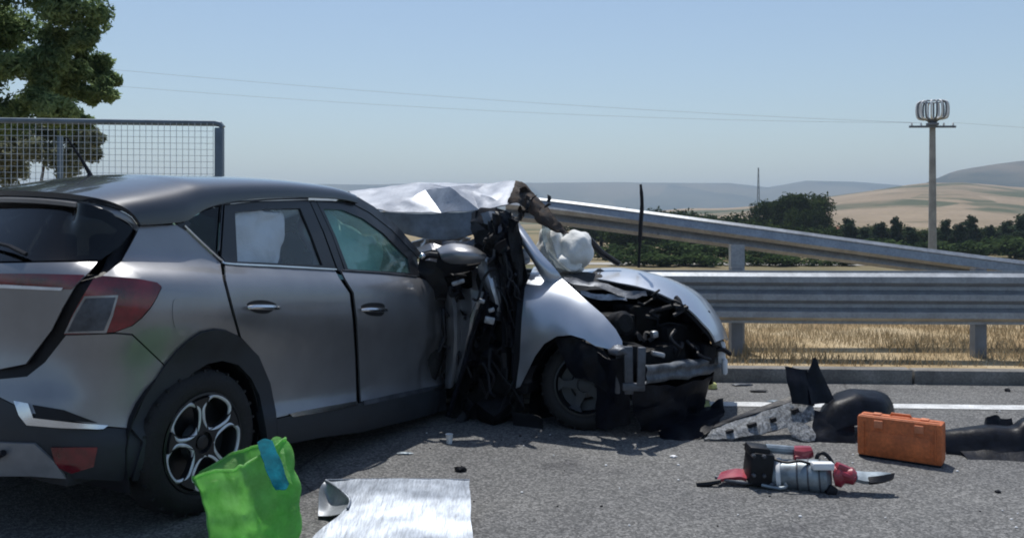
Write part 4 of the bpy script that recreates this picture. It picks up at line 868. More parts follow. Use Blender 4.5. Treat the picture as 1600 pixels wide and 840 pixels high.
# screen pillar
def ribbon(name, pts, w_, mat, parent, th=.02, n=6):
    """flat bent bar through (column,row,depth,half width px)"""
    a = [at(x, y-w_, d) for x, y, d in pts]; c = [at(x+w_*.7, y+w_*.7, d+.02) for x, y, d in pts]; b = [at(x, y, d-.03) for x, y, d in pts]
    return mesh_obj(name, *patch([c, b, a], n=n, thick=th), mat, parent, 50)
V, F = ppx([[(777, 331, 6.28), (798, 340, 6.2), (819, 364, 6.08), (842, 397, 5.97), (868, 424, 5.93), (884, 444, 5.98)], [(776, 336, 6.24), (796, 345, 6.15), (815, 369, 6.03), (838, 402, 5.92), (858, 428, 5.90), (872, 448, 5.96)], [(773, 338, 6.27), (792, 347, 6.18), (812, 371, 6.06), (834, 404, 5.95), (848, 430, 5.93), (860, 450, 5.98)]], n=6, thick=.02)
mesh_obj('screen_pillar', V, F, 'paint_silver', sil, 60)
# buckled roof
RP = dict(a=(545, 299, 7.15), b=(602, 292, 7.15), c=(656, 285, 7.1), d=(702, 291, 6.52), e=(762, 287, 6.95), f=(806, 282, 6.75), g=(820, 291, 6.5), h=(572, 321, 6.72), i=(610, 331, 6.55), j=(690, 332, 6.45), k=(750, 328, 6.32), l=(792, 320, 6.22), m=(640, 311, 6.62), n=(664, 297, 6.75), o=(768, 309, 6.40), p=(735, 300, 6.62), q=(520, 302, 7.8), r=(650, 290, 7.8), s=(760, 292, 7.6), t=(826, 296, 7.1))
TR = ['ahb', 'bhm', 'him', 'bmc', 'cmn', 'cnd', 'mjn', 'imj', 'njd', 'jkd', 'dkp', 'pko', 'okl', 'dpe', 'dec', 'peo', 'eof', 'ofl', 'flg', 'abq', 'bqr', 'bcr', 'cer', 'ers', 'efs', 'fst', 'fgt']
V = []; F = []; vid = {}; NS = 5
def rv(p):
    k = tuple(round(x, 4) for x in p)
    if k not in vid:
        vid[k] = len(V); V.append(Vector(p)+noise.noise_vector(Vector(p)*9)*.010+noise.noise_vector(Vector(p)*23)*.005)
    return vid[k]
for t3 in TR:
    a_, b_, c_ = (at(*RP[z]) for z in t3)
    if (b_-a_).cross(c_-a_).dot(Vector((0, -.5, 1))) < 0: b_, c_ = c_, b_
    Q = lambda i, j: rv(a_+(b_-a_)*(i/NS)+(c_-a_)*(j/NS))
    for i in range(NS):
        for j in range(NS-i):
            F.append((Q(i, j), Q(i+1, j), Q(i, j+1)))
            if i+j < NS-1: F.append((Q(i+1, j), Q(i+1, j+1), Q(i, j+1)))
mesh_obj('roof', *solid(V, F, .008), 'paint_silver_dull', sil, 24)
V, F = ppx([[(590, 330, 6.5), (650, 334, 6.42), (700, 333, 6.36), (748, 330, 6.25)], [(605, 346, 6.49), (655, 352, 6.41), (702, 352, 6.35), (746, 348, 6.24)], [(628, 362, 6.47), (665, 372, 6.39), (708, 374, 6.33), (742, 366, 6.23)]], n=6, thick=.02, crumple=.005, cs=7, seed=2)
mesh_obj('roof_rail', V, F, 'steel_slate', sil, 30)
V, F = ppx([[(806, 284, 6.4), (822, 291, 6.35), (846, 315, 6.3), (868, 342, 6.25), (890, 364, 6.25)], [(800, 300, 6.3), (818, 306, 6.25), (838, 330, 6.2), (860, 352, 6.2), (880, 366, 6.22)], [(792, 320, 6.25), (812, 318, 6.22), (830, 336, 6.2), (852, 355, 6.2), (884, 366, 6.22)]], n=6, thick=.006, crumple=.016, cs=17, seed=5)
mesh_obj('torn_header', V, F, 'rusty_torn', sil, 18)
shards('torn_scrap', sil, 4, (806, 862), (298, 345), (6.15, 6.3), .10, ['rusty_torn', 'plastic_black'], 90)
V, F = ppx([[(740, 330, 6.2), (770, 326, 6.12), (800, 334, 6.1)], [(738, 350, 6.15), (775, 345, 6.05), (808, 352, 6.05)], [(742, 380, 6.1), (778, 385, 6.0), (815, 392, 6.0)]], n=6, thick=.02, crumple=.04, cs=8, seed=8)
mesh_obj('torn_lining', V, F, 'plastic_black', sil, 25)
# crushed door and pillar, black torn sheets; first a dark sheet as painted shade
folds('door_void_shade', [[(742, 332, 6.15), (775, 328, 6.12), (800, 345, 6.1)], [(746, 420, 6.12), (780, 420, 6.08), (822, 430, 6.02)], [(752, 520, 6.1), (785, 520, 6.05), (820, 520, 6.0)], [(748, 640, 6.08), (785, 645, 6.02), (818, 640, 5.98)]], 'engine_dark', sil, 5, 20, .01, .03)  # dark sheet stands in for the shade inside the door gap
for q_, pts in enumerate(([(752, 332), (760, 372), (772, 430), (780, 500), (776, 590)], [(770, 330), (784, 370), (790, 425), (800, 500), (806, 590)], [(790, 340), (800, 385), (806, 430), (808, 480), (812, 560)], [(744, 345), (752, 390), (748, 420), (758, 460), (766, 500)], [(776, 352), (764, 395), (778, 440), (792, 470), (790, 540)])):
    pts = [(768+(x-744)*.62, y) for x, y in pts]
    a_ = [at(x-4-2*((i+q_) % 2), y, 5.95-.05*((i+q_) % 2)) for i, (x, y) in enumerate(pts)]; b_ = [at(x+5, y+3, 5.92+.05*((i+q_) % 2)) for i, (x, y) in enumerate(pts)]; c_ = [at(x+11+3*((i+q_) % 2), y, 5.99) for i, (x, y) in enumerate(pts)]
    mesh_obj('torn_pillar', *patch([a_, b_, c_], n=4, thick=.004, crumple=.008, cs=14, seed=q_), ('plastic_black', 'torn_plastic', 'engine_dark', 'steel_dark', 'torn_plastic')[q_], sil, 16)
folds('door_skin', [[(744, 405, 6.02), (758, 400, 5.94), (772, 408, 6.0)], [(748, 425, 6.0), (762, 424, 5.92), (778, 430, 5.98)], [(756, 445, 5.98), (768, 452, 5.9), (782, 456, 5.97)], [(770, 480, 5.98), (778, 486, 5.93), (788, 490, 5.97)]], 'paint_silver', sil)
folds('door_skin', [[(748, 334, 6.14), (764, 330, 6.06), (782, 334, 6.1)], [(752, 350, 6.1), (768, 348, 6.02), (784, 352, 6.06)], [(758, 372, 6.1), (770, 374, 6.04), (782, 376, 6.08)]], 'steel_slate', sil)
shards('torn_scrap', sil, 9, (762, 812), (340, 430), (5.88, 6.0), .18, ['plastic_black', 'engine_dark', 'torn_plastic', 'steel_dark', 'engine_dark', 'plastic_black', 'engine_dark', 'torn_plastic', 'steel_slate'], 71)
crush('door_beam', [[(690, 375, 6.2), (720, 378, 6.15), (748, 372, 6.1)], [(692, 384, 6.18), (720, 387, 6.12), (748, 380, 6.1)]], 'steel_dark', sil, .02, 8, 21)
for i in range(12):
    x, y = Rc.uniform(750, 812), Rc.uniform(345, 600); P = [at(x, y, 5.88)]
    for k in range(4): P.append(P[-1]+Vector((Rc.uniform(-.05, .05), Rc.uniform(-.04, .04), Rc.uniform(-.14, .02))))
    m = MB(); m.tube([Vector(q) for q in cr(P, 5)], Rc.uniform(.004, .012), 6); m.obj('cable', 'plastic_black', sil)
for (x, y, w_, h_, d) in ((792, 378, .05, .06, 6.1), (808, 374, .05, .05, 6.15), (815, 400, .11, .10, 6.2), (812, 414, .16, .03, 6.15)):
    m = MB(); m.box(at(x, y, d), (w_, .05, h_), Matrix.Rotation(Rc.uniform(-.5, .5), 3, 'Y'), .012); m.obj('cabin_fragment', 'engine_metal', sil)
# deployed airbag, dashboard, cabin
m = MB(); m.add(*blob(at(860, 392, 6.45), (.11, .15, .18), 2, .22, 4)); m.add(*blob(at(900, 390, 6.42), (.13, .16, .145), 6, .18, 4)); m.add(*blob(at(878, 412, 6.4), (.16, .14, .09), 9, .3, 4)); m.obj('airbag', 'airbag', sil, 170)
crush('dashboard', [[(850, 425, 6.1), (900, 428, 6.3), (940, 420, 6.6)], [(852, 436, 6.0), (905, 440, 6.15), (950, 432, 6.4)], [(860, 452, 5.95), (915, 455, 6.1), (960, 450, 6.3)]], 'cabin', sil, .02, 7, 25)
crush('windscreen', [[(846, 345, 6.3), (865, 352, 6.5), (885, 362, 6.9)], [(850, 385, 6.15), (870, 395, 6.35), (890, 400, 6.7)], [(868, 418, 6.02), (890, 424, 6.2), (905, 424, 6.4)]], 'glass_shatter', sil, .012, 6, 26)
m = MB(); m.tube([at(918, 372, 6.6), at(940, 395, 6.55), at(968, 413, 6.5)], [.03, .025, .02], 8); m.obj('torn_trim', 'plastic_black', sil)
P = [at(998, 418, 6.45), at(999, 395, 6.45), at(1001, 350, 6.44), at(1003, 318, 6.43), at(1001, 288, 6.42)]
m = MB(); m.tube([Vector(q) for q in cr(P, 4)], [.011]*6+[.016]*6+[.014]*3+[.010]*2, 7); m.obj('wiper_arm', 'plastic_black', sil)
m = MB(); m.box(B.w(-1.75, 0, .25), (2.7, 1.45, .08), B.M(), .02); m.obj('underbody', 'plastic_black', sil)
m = MB(); m.box(B.w(-.75, 0, .62), (.06, 1.45, .75), B.M(), .01); m.obj('bulkhead', 'engine_dark', sil)
for t in (-.38, .38):
    m = MB(); m.box(B.w(-1.6, t, .5), (.5, .48, .18), B.M(), .05); m.box(B.w(-1.9, t, .85), (.14, .46, .6), B.M(), .05); m.obj('front_seat', 'seat_cloth', sil)
# left side and tail, mirrored simply from the same section
V, F = panel(BB, [(-3.45, .2), (-3.45, .95), (-1.0, .98), (.3, .9), (.3, .55), (.2, .62), (0, .68), (-.22, .62), (-.34, .45), (-.36, .2)], step=.08, thick=.008, uv=True, sign=BB.sign); mesh_obj('far_side', [B.mirror(v) for v in V], [tuple(reversed(f)) for f in F], 'paint_silver', sil)
V, F = patch([[B.w(-3.4, t, .3) for t in (-.7, 0, .7)], [B.w(-3.5, t, .7) for t in (-.7, 0, .7)], [B.w(-3.4, t, 1.0) for t in (-.68, 0, .68)], [B.w(-3.0, t, 1.40) for t in (-.55, 0, .55)], [B.w(-2.6, t, 1.5) for t in (-.5, 0, .5)]], n=5, thick=.02); mesh_obj('tail', V, F, 'paint_silver', sil)
# bonnet, bent up along its near edge
H0 = [(903, 431, 6.35), (960, 440, 6.22), (1018, 453, 6.08), (1070, 478, 5.98), (1105, 510, 5.92), (1120, 533, 5.9)]
H1 = [(905, 421, 6.7), (965, 419, 6.6), (1030, 432, 6.45), (1085, 458, 6.35), (1120, 498, 6.25), (1133, 529, 6.2)]
H2 = [(925, 423, 7.3), (985, 422, 7.2), (1045, 435, 7.05), (1095, 461, 6.95), (1126, 501, 6.85), (1138, 532, 6.8)]
mesh_obj('bonnet', *ppx([H0, H1, H2], n=6, thick=.012, crumple=.006, cs=4), 'paint_silver', sil, 60)
dn = lambda L, k: [(x-2, y+k, d+.01) for x, y, d in L]
mesh_obj('bonnet_underside', *ppx([dn(H0, 4), dn(H1, 14), dn(H2, 14)], n=6, thick=.02, crumple=.008, cs=6), 'engine_dark', sil, 60)  # dark sheet just below the bonnet, makes its underside dark
crush('bonnet_frame', [[(880, 432, 6.1), (930, 442, 6.05), (985, 455, 6.0), (1010, 456, 6.02)], [(884, 440, 6.06), (930, 452, 6.0), (980, 466, 5.95), (1012, 462, 6.0)]], 'steel_dark', sil, .02, 9, 31)
crush('bonnet_frame', [[(905, 455, 6.05), (940, 460, 6.0), (975, 462, 5.97)], [(906, 462, 6.03), (940, 468, 5.98), (978, 470, 5.95)]], 'engine_metal', sil, .02, 11, 32)
# engine bay
mesh_obj('far_inner_wing', *ppx([[(900, 440, 6.75), (1000, 445, 6.7), (1110, 520, 6.4)], [(900, 520, 6.75), (1000, 520, 6.7), (1115, 560, 6.4)], [(900, 620, 6.75), (1000, 620, 6.7), (1115, 600, 6.4)]], n=5, thick=.02, crumple=.03), 'engine_dark', sil)
for (x, y, d, sx, sy, sz, rz, mt_) in ((1000, 500, 6.25, .30, .30, .22, .5, 'engine_dark'), (960, 520, 6.1, .22, .25, .28, .3, 'engine_dark'), (1050, 530, 6.2, .34, .28, .26, .6, 'engine_dark'), (1075, 500, 6.3, .2, .3, .16, .4, 'engine_dark'), (1020, 560, 6.0, .4, .25, .2, .5, 'engine_dark'), (985, 560, 5.75, .14, .2, .2, .2, 'engine_dark'), (1095, 550, 6.1, .12, .2, .14, .5, 'engine_dark'), (1022, 522, 5.85, .05, .05, .05, .4, 'engine_metal'), (1028, 553, 5.7, .09, .05, .03, .1, 'engine_metal')):
    m = MB(); m.box(at(x, y, d), (sx, sy, sz), Matrix.Rotation(rz, 3, 'Z') @ Matrix.Rotation(Rc.uniform(-.3, .3), 3, 'Y'), min(.02, sz*.3)); m.obj('engine_block', mt_, sil)
for i in range(14):
    x, y = Rc.uniform(960, 1090), Rc.uniform(470, 560); P = [at(x, y, Rc.uniform(5.8, 6.1))]
    for k in range(5): P.append(P[-1]+Vector((Rc.uniform(-.06, .1), Rc.uniform(-.05, .05), Rc.uniform(-.07, .05))))
    m = MB(); m.tube([Vector(q) for q in cr(P, 5)], Rc.uniform(.006, .018), 7); m.obj('hose', 'plastic_black', sil)
m = MB(); m.lathe(at(975, 505, 5.75), (.5, -.8, .2), [(0, .02), (.06, .02), (.085, .0), (.085, -.08), (0, -.08)], 20); m.obj('air_duct', 'engine_dark', sil)
# bumper beam and front frame
b0, b1 = at(1008, 586, 5.42), at(1129, 566, 6.25); bd = (b1-b0); L = bd.length; bd.normalize(); bn = bd.cross(Vector((0, 0, 1))).normalized()
V, F = patch([[b0.lerp(b1, k/4)+bn*(.05*math.sin(math.pi*k/4))+Vector((0, 0, z))+bn*o_ for k in range(5)] for z, o_ in ((-.056, -.05), (-.055, .0), (-.03, .012), (.0, .0), (.03, .012), (.055, .0), (.056, -.05))], n=4, thick=.004, crumple=.016, cs=9); mesh_obj('bumper_beam', V, F, 'steel_beam', sil, 25)
for (x, y, w_, h_, d) in ((982, 578, .055, .30, 5.42), (1002, 572, .05, .24, 5.40), (968, 580, .05, .28, 5.5), (990, 604, .14, .05, 5.41)):
    m = MB(); m.box(at(x, y, d), (w_, .03, h_), Matrix.Rotation(Rc.uniform(-.08, .08), 3, 'Y'), .006); m.obj('frame_bracket', 'steel_dark', sil)
m = MB(); m.add(*blob(at(968, 548, 5.45), (.07, .06, .035), 4, .3)); m.obj('lamp_mount', 'steel_dark', sil)
m = MB(); m.box(at(1126, 550, 6.15), (.06, .08, .16), None, .02); m.box(at(1132, 572, 6.1), (.04, .06, .12), None, .02); m.obj('lamp_corner', 'white_bit', sil)
crush('front_shield', [[(985, 605, 5.45), (1040, 600, 5.6), (1110, 590, 5.9)], [(990, 635, 5.5), (1045, 632, 5.65), (1105, 622, 5.95)], [(1000, 672, 5.6), (1050, 668, 5.7), (1100, 655, 6.0)]], 'torn_plastic', sil, .04, 7, 40)
crush('inner_arch', [[(826, 592, 6.0), (852, 548, 5.98), (893, 530, 5.96), (930, 546, 5.88), (962, 562, 5.7)], [(828, 635, 6.1), (856, 600, 6.2), (893, 585, 6.25), (930, 600, 6.15), (965, 605, 5.7)], [(830, 676, 6.0), (858, 665, 6.15), (893, 660, 6.2), (930, 660, 6.1), (968, 658, 5.7)]], 'engine_dark', sil, .025, 7, 41)
crush('arch_flap', [[(868, 529, 5.76), (893, 527, 5.72), (920, 537, 5.66), (948, 549, 5.6)], [(880, 556, 5.74), (902, 556, 5.68), (926, 566, 5.62), (952, 580, 5.56)], [(898, 590, 5.74), (914, 592, 5.68), (934, 602, 5.62), (956, 618, 5.56)]], 'torn_plastic', sil, .02, 9, 44)
crush('sill', [[(800, 640, 5.92), (830, 648, 5.85), (850, 655, 5.8)], [(800, 668, 5.92), (830, 672, 5.85), (852, 678, 5.8)]], 'plastic_black', sil, .02, 6, 42)
crush('torn_liner', [[(935, 552, 5.6), (955, 560, 5.5), (975, 560, 5.45)], [(930, 610, 5.65), (955, 612, 5.55), (980, 610, 5.45)], [(935, 665, 5.65), (958, 668, 5.55), (985, 668, 5.5)]], 'torn_plastic', sil, .03, 7, 43)  # black sheet added as the shadow in the front of the arch
wheel(sil, B.w(-.02, .62, .30), B.R*.93+B.F*.36+Vector((0, 0, .18)), .30, .19, .20, False, .3)
wheel(sil, B.w(-2.5, .84, .30), B.R, .30, .19, .20, False, .3)
wheel(sil, B.w(-2.5, -.84, .30), -B.R, .30, .19, .20, False, .1)
wheel(sil, B.w(.0, -.84, .30), -B.R, .30, .19, .20, False, .1)
# ------------------------------------------------------------------ things lying on the asphalt
# lime green plastic bag beside the rear wheel
gb = gnd(392, 851); bagt = thing('plastic_bag', 'crumpled lime green translucent plastic bag beside the rear wheel', 'bag', gb)
rows_, NB = 26, 88; V = []; YW = math.radians(-33)
for i in range(rows_+1):
    f = i/rows_; th = math.radians(21)*f; wx = .166+.026*f; wy = .128+.020*f; hz = .362*f
    for j in range(NB):
        a = 2*math.pi*j/NB; ca_, sa_ = math.cos(a), math.sin(a); e = .26
        x0 = wx*math.copysign(abs(ca_)**e, ca_); y0 = wy*math.copysign(abs(sa_)**e, sa_)
        if f < .12: k = .86+.14*(f/.12)**.5; x0 *= k; y0 *= k
        x = x0*math.cos(YW)-y0*math.sin(YW); y = x0*math.sin(YW)+y0*math.cos(YW)
        z = hz+x*math.sin(th)
        if i == rows_: z += .022*noise.noise(Vector((ca_*2, sa_*2, 4)))
        p = Vector((gb.x-.080*f*f+.02+x*math.cos(th), gb.y+y+.05*f, max(.004, z))); g = min(1, f*3); q9 = Vector((ca_, sa_, .2)).normalized()
        p += noise.noise_vector(p*6)*.016*f+noise.noise_vector(p*38)*.003*g
        p += q9*(abs(noise.noise(Vector((p.x*12, p.y*12, p.z*9))+Vector((2, 5, 1))))-.25)*.034*g
        V.append(p)
F = [(i*NB+j, i*NB+(j+1) % NB, (i+1)*NB+(j+1) % NB, (i+1)*NB+j) for i in range(rows_) for j in range(NB)]+[tuple(reversed(range(NB)))]
mesh_obj('film', *solid(V, F, .0025), 'green_plastic', bagt, 32)
m = MB(); rim_ = [V[rows_*NB+j]+Vector((0, 0, .004)) for j in range(NB)]; m.tube(rim_+[rim_[0]], .006, 6, False); m.obj('rim', 'green_plastic', bagt)
sp = cr([V[(rows_-k)*NB+int(NB*.62)]+Vector((0, -.006, 0)) for k in range(rows_-2)], 2); m = MB(); m.tube([Vector(q) for q in sp], .004, 6); m.obj('seam', 'green_plastic', bagt)
mesh_obj('flap', *ppx([[(418, 700, 3.78), (428, 684, 3.80), (438, 684, 3.80)], [(424, 720, 3.74), (436, 712, 3.74), (446, 716, 3.74)], [(432, 748, 3.70), (446, 748, 3.69), (456, 756, 3.70)]], n=5, thick=.003, crumple=.008, cs=14, seed=3), 'green_plastic', bagt, 40)
mesh_obj('teal_lining', *ppx([[(402, 692, 3.68), (414, 686, 3.70), (426, 690, 3.72)], [(410, 718, 3.60), (424, 714, 3.62), (437, 714, 3.65)], [(420, 748, 3.54), (435, 748, 3.56), (448, 746, 3.60)], [(430, 764, 3.53), (444, 764, 3.55), (452, 757, 3.59)]], n=5, thick=.003, crumple=.01, cs=12), 'teal_cloth', bagt, 60)

# bent galvanised sheet in the near foreground
sh = thing('metal_sheet', 'bright bent galvanised metal sheet lying near the green bag', 'metal sheet', gnd(615, 850))
V, F = ppx([[(511, 750, 4.27), (585, 748, 4.27), (660, 748, 4.27), (733, 749, 4.27)], [(547, 778, 4.10), (600, 776, 4.10), (670, 776, 4.10), (735, 777, 4.10)], [(531, 803, 3.97), (592, 803, 3.97), (665, 803, 3.97), (736, 803, 3.97)], [(494, 832, 3.84), (570, 833, 3.84), (655, 833, 3.84), (737, 833, 3.84)], [(482, 851, 3.755), (565, 851, 3.755), (655, 851, 3.755), (739, 851, 3.755)]], n=7, thick=.003, crumple=.006, cs=7)
mesh_obj('sheet', V, F, 'galvanised_bright', sh, 60)
V, F = ppx([[(510, 751, 4.26), (530, 762, 4.18), (547, 779, 4.09)], [(499, 764, 4.20), (518, 784, 4.20), (545, 790, 4.05)], [(497, 806, 4.07), (514, 806, 4.05), (532, 803, 3.97)]], n=6, thick=.003); mesh_obj('end_scoop', V, F, 'galvanised', sh, 60)
m = MB(); m.tube([Vector(q) for q in cr([at(509, 750, 4.255), at(524, 759, 4.19), at(540, 772, 4.11), at(547, 782, 4.06), at(543, 794, 4.0)], 5)], .007, 8); m.obj('rolled_edge', 'galvanised_bright', sh)
m = MB(); m.tube([Vector(q) for q in cr([at(511, 749, 4.27), at(620, 748, 4.27), at(734, 749, 4.27)], 6)], .005, 6); m.obj('rolled_edge', 'galvanised_bright', sh)

# orange case
cl, cr_ = gnd(1339, 712), gnd(1472, 732); ex_ = (cr_-cl); cw_ = ex_.length; ex_.normalize(); ey_ = Vector((-ex_.y, ex_.x, 0)); CM = Matrix((ex_, ey_, Vector((0, 0, 1)))).transposed()
oc = thing('orange_case', 'orange plastic tool case standing on the asphalt', 'case', (cl+cr_)/2+ey_*.07)
def cp(x, y, z): return cl+ex_*x+ey_*y+Vector((0, 0, z))
m = MB(); m.box(cp(cw_/2, .035, .128), (cw_, .066, .236), CM, .014); m.obj('front_shell', 'orange', oc)
m = MB(); m.box(cp(cw_/2, .107, .128), (cw_*.995, .066, .232), CM, .014); m.obj('back_shell', 'orange', oc)
m = MB(); m.box(cp(cw_/2, .071, .128), (cw_*.985, .012, .226), CM, .003); m.obj('seal', 'orange_worn', oc)
m = MB(); m.box(cp(cw_/2, .02, .244), (cw_*.94, .018, .010), CM, .003); m.obj('rib', 'orange_worn', oc)
m = MB(); m.box(cp(cw_/2, .06, .246), (cw_*.90, .014, .010), CM, .003); m.obj('rib', 'orange_worn', oc)
for x in (.10, cw_-.10):
    m = MB(); m.box(cp(x, .071, .249), (.045, .05, .014), CM, .004); m.obj('latch', 'orange_worn', oc)
m = MB(); m.tube([cp(.17, .071, .24), cp(.18, .071, .262), cp(cw_-.18, .071, .262), cp(cw_-.17, .071, .24)], .009, 8); m.obj('handle', 'orange', oc)
m = MB(); m.box(cp(cw_/2, .07, .008), (cw_*.97, .12, .016), CM, .004); m.obj('foot_strip', 'plastic_black', oc)
for x in (.12, cw_-.12):
    m = MB(); m.box(cp(x, -.002, .205), (.05, .012, .045), CM, .004); m.obj('latch', 'orange_worn', oc)
for x in (.035, cw_-.035):
    m = MB(); m.box(cp(x, .0, .12), (.012, .008, .19), CM, .003); m.obj('rib', 'orange', oc)
m = MB(); m.box(cp(cw_*.5, .0005, .10), (cw_*.74, .005, .12), CM, .002); m.obj('face_panel', 'orange', oc)

# cylinder unit with black block and red fittings
gu = gnd(1250, 768); un = thing('cylinder_unit', 'silver cylinder with black block and red fittings lying on asphalt', 'cylinder', gu)
def up(px, py, d): return at(px, py, d)
c0, c1 = up(1203, 740, 4.62), up(1300, 744, 4.50); ax_ = (c1-c0); L_ = ax_.length; ax_.normalize()
m = MB(); m.lathe(c0, ax_, [(0, 0), (.072, 0), (.080, .01), (.080, L_*.45), (.086, L_*.47), (.086, L_*.8), (.078, L_*.93), (.05, L_*.99), (0, L_)], 28); m.obj('barrel', 'pale_metal', un)
m = MB(); m.lathe(c0, ax_, [(.083, L_*.12), (.087, L_*.13), (.087, L_*.19), (.083, L_*.2)], 28); m.obj('band', 'white_bit', un)
m = MB(); m.box(up(1285, 727, 4.46), (.11, .05, .035), None, .006); m.obj('label_plate', 'white_bit', un)
m = MB(); m.box(up(1185, 727, 4.60), (.125, .15, .17), Matrix.Rotation(.12, 3, 'Y'), .018); m.box(up(1183, 702, 4.60), (.11, .12, .05), Matrix.Rotation(.12, 3, 'Y'), .012); m.obj('end_block', 'plastic_black', un)
m = MB(); m.tube([up(1196, 700, 4.6), up(1250, 704, 4.62)], .024, 10); m.obj('upper_rod', 'pale_metal', un)
m = MB(); m.tube([up(1240, 706, 4.61), up(1254, 708, 4.6), up(1268, 705, 4.6)], [.034, .042, .030], 10); m.box(up(1252, 716, 4.58), (.08, .04, .04), None, .01); m.obj('red_collar', 'red_plastic', un)
m = MB(); m.tube([Vector(q) for q in cr([up(1276, 726, 4.55), up(1277, 712, 4.55), up(1285, 707, 4.55), up(1295, 714, 4.54), up(1303, 728, 4.52)], 5)], .011, 8); m.obj('hose', 'plastic_black', un)
m = MB(); m.lathe(up(1304, 742, 4.49), ax_, [(0, -.01), (.055, 0), (.06, .03), (.04, .05), (.045, .09), (.02, .11), (0, .11)], 14); m.box(up(1318, 733, 4.47), (.09, .05, .05), Matrix.Rotation(.4, 3, 'Y'), .012); m.tube([up(1305, 735, 4.46), up(1322, 742, 4.44), up(1335, 748, 4.43)], .018, 8); m.obj('valve', 'red_plastic', un)
m = MB(); m.add(*patch([[up(1322, 738, 4.52), up(1355, 740, 4.5), up(1392, 744, 4.48)], [up(1328, 752, 4.44), up(1358, 756, 4.42), up(1390, 752, 4.42)]], n=4, thick=.018, crumple=.006, cs=12)); m.obj('flat_plate', 'pale_metal', un)
m = MB(); m.add(*patch([[up(1356, 748, 4.44), up(1376, 744, 4.44), up(1396, 741, 4.45)], [up(1358, 757, 4.41), up(1380, 754, 4.42), up(1395, 749, 4.43)]], n=4, thick=.02)); m.obj('black_grip', 'plastic_black', un)
m = MB(); m.add(*patch([[up(1128, 741, 4.66), up(1150, 736, 4.66), up(1166, 738, 4.65)], [up(1122, 752, 4.58), up(1146, 750, 4.58), up(1166, 752, 4.57)]], n=4, thick=.018, crumple=.008, cs=14)); m.obj('red_bracket', 'red_plastic', un)
m = MB(); m.tube([up(1088, 756, 4.58), up(1104, 755, 4.575), up(1126, 751, 4.57)], [.016, .018, .012], 8); m.obj('black_tip', 'plastic_black', un)
m = MB(); m.tube([up(1118, 745, 4.62), up(1135, 750, 4.58), up(1165, 754, 4.56), up(1210, 756, 4.53)], .009, 8); m.obj('lower_rod', 'steel_dark', un)
m = MB(); m.tube([Vector(q) for q in cr([up(1190, 757, 4.53), up(1215, 762, 4.50), up(1228, 760, 4.49), up(1226, 754, 4.5)], 5)], .009, 8); m.obj('cable', 'pale_metal', un)
for (x, y, d) in ((1178, 712, 4.52), (1194, 713, 4.52), (1178, 742, 4.52), (1194, 743, 4.52)):
    m = MB(); m.lathe(up(x, y, d), (0, -1, 0), [(0, .012), (.009, .010), (.012, .0), (.012, -.03)], 6); m.obj('bolt', 'steel_dark', un)
for f_ in (.45, .62, .8):
    m = MB(); m.lathe(c0, ax_, [(.084, L_*f_), (.0895, L_*f_+.002), (.0895, L_*f_+.008), (.084, L_*f_+.010)], 28); m.obj('ring', 'steel_dark', un)
m = MB(); m.tube([Vector(q) for q in cr([up(1206, 716, 4.55), up(1228, 722, 4.50), up(1250, 720, 4.5), up(1272, 726, 4.5)], 5)], .007, 7); m.obj('hose', 'plastic_black', un)
m = MB(); m.box(up(1298, 765, 4.46), (.05, .06, .05), Matrix.Rotation(.5, 3, 'Y'), .01); m.obj('foot', 'plastic_black', un)

# torn black wheel-arch liner with an upright fin
def torn(parent, name, rows, mat, amp=.012, cs=9, seed=0, th=.004, ang=35): return mesh_obj(name, *ppx(rows, n=6, thick=th, crumple=amp, cs=cs, seed=seed), mat, parent, ang)
la = thing('torn_liner', 'torn black wheel arch liner with upright fin behind the orange case', 'car part', gnd(1330, 688))
torn(la, 'fin', [[(1226, 572, 5.75), (1242, 575, 5.72), (1260, 577, 5.74)], [(1230, 600, 5.70), (1248, 602, 5.66), (1266, 602, 5.70)], [(1238, 630, 5.66), (1254, 632, 5.62), (1272, 632, 5.66)]], 'torn_plastic', .012, 8, 3)
torn(la, 'fin', [[(1262, 580, 5.72), (1273, 559, 5.74), (1280, 574, 5.74)], [(1262, 602, 5.68), (1280, 600, 5.70), (1296, 608, 5.72)], [(1268, 632, 5.62), (1288, 630, 5.66), (1306, 630, 5.68)]], 'torn_plastic', .012, 8, 4)
torn(la, 'arch', [[(1288, 640, 5.95), (1312, 622, 5.95), (1350, 615, 5.95), (1382, 624, 5.95), (1394, 650, 5.95)], [(1284, 634, 5.8), (1310, 614, 5.8), (1350, 608, 5.8), (1386, 618, 5.8), (1396, 646, 5.8)], [(1280, 650, 5.6), (1306, 630, 5.6), (1350, 622, 5.6), (1384, 632, 5.62), (1395, 658, 5.66)], [(1276, 685, 5.52), (1305, 672, 5.5), (1350, 664, 5.5), (1382, 662, 5.54), (1393, 672, 5.6)]], 'torn_plastic', .012, 9, 5)
torn(la, 'flap', [[(1272, 640, 5.6), (1300, 645, 5.58), (1335, 660, 5.5)], [(1270, 665, 5.55), (1300, 668, 5.52), (1335, 676, 5.48)], [(1268, 690, 5.48), (1300, 692, 5.46), (1335, 693, 5.44)]], 'torn_plastic', .012, 8, 6)
lg = thing('scuffed_strip', 'long scuffed grey underbody strip sloping up to the torn black liner', 'car part', gnd(1180, 688))
torn(lg, 'strip', [[(1113, 672, 5.56), (1160, 655, 5.62), (1220, 636, 5.68), (1268, 619, 5.70)], [(1107, 680, 5.53), (1163, 669, 5.56), (1225, 652, 5.62), (1270, 637, 5.64)], [(1101, 688, 5.50), (1166, 683, 5.51), (1230, 668, 5.58), (1273, 655, 5.60)]], 'scuffed_plastic', .010, 14, 7, .014)
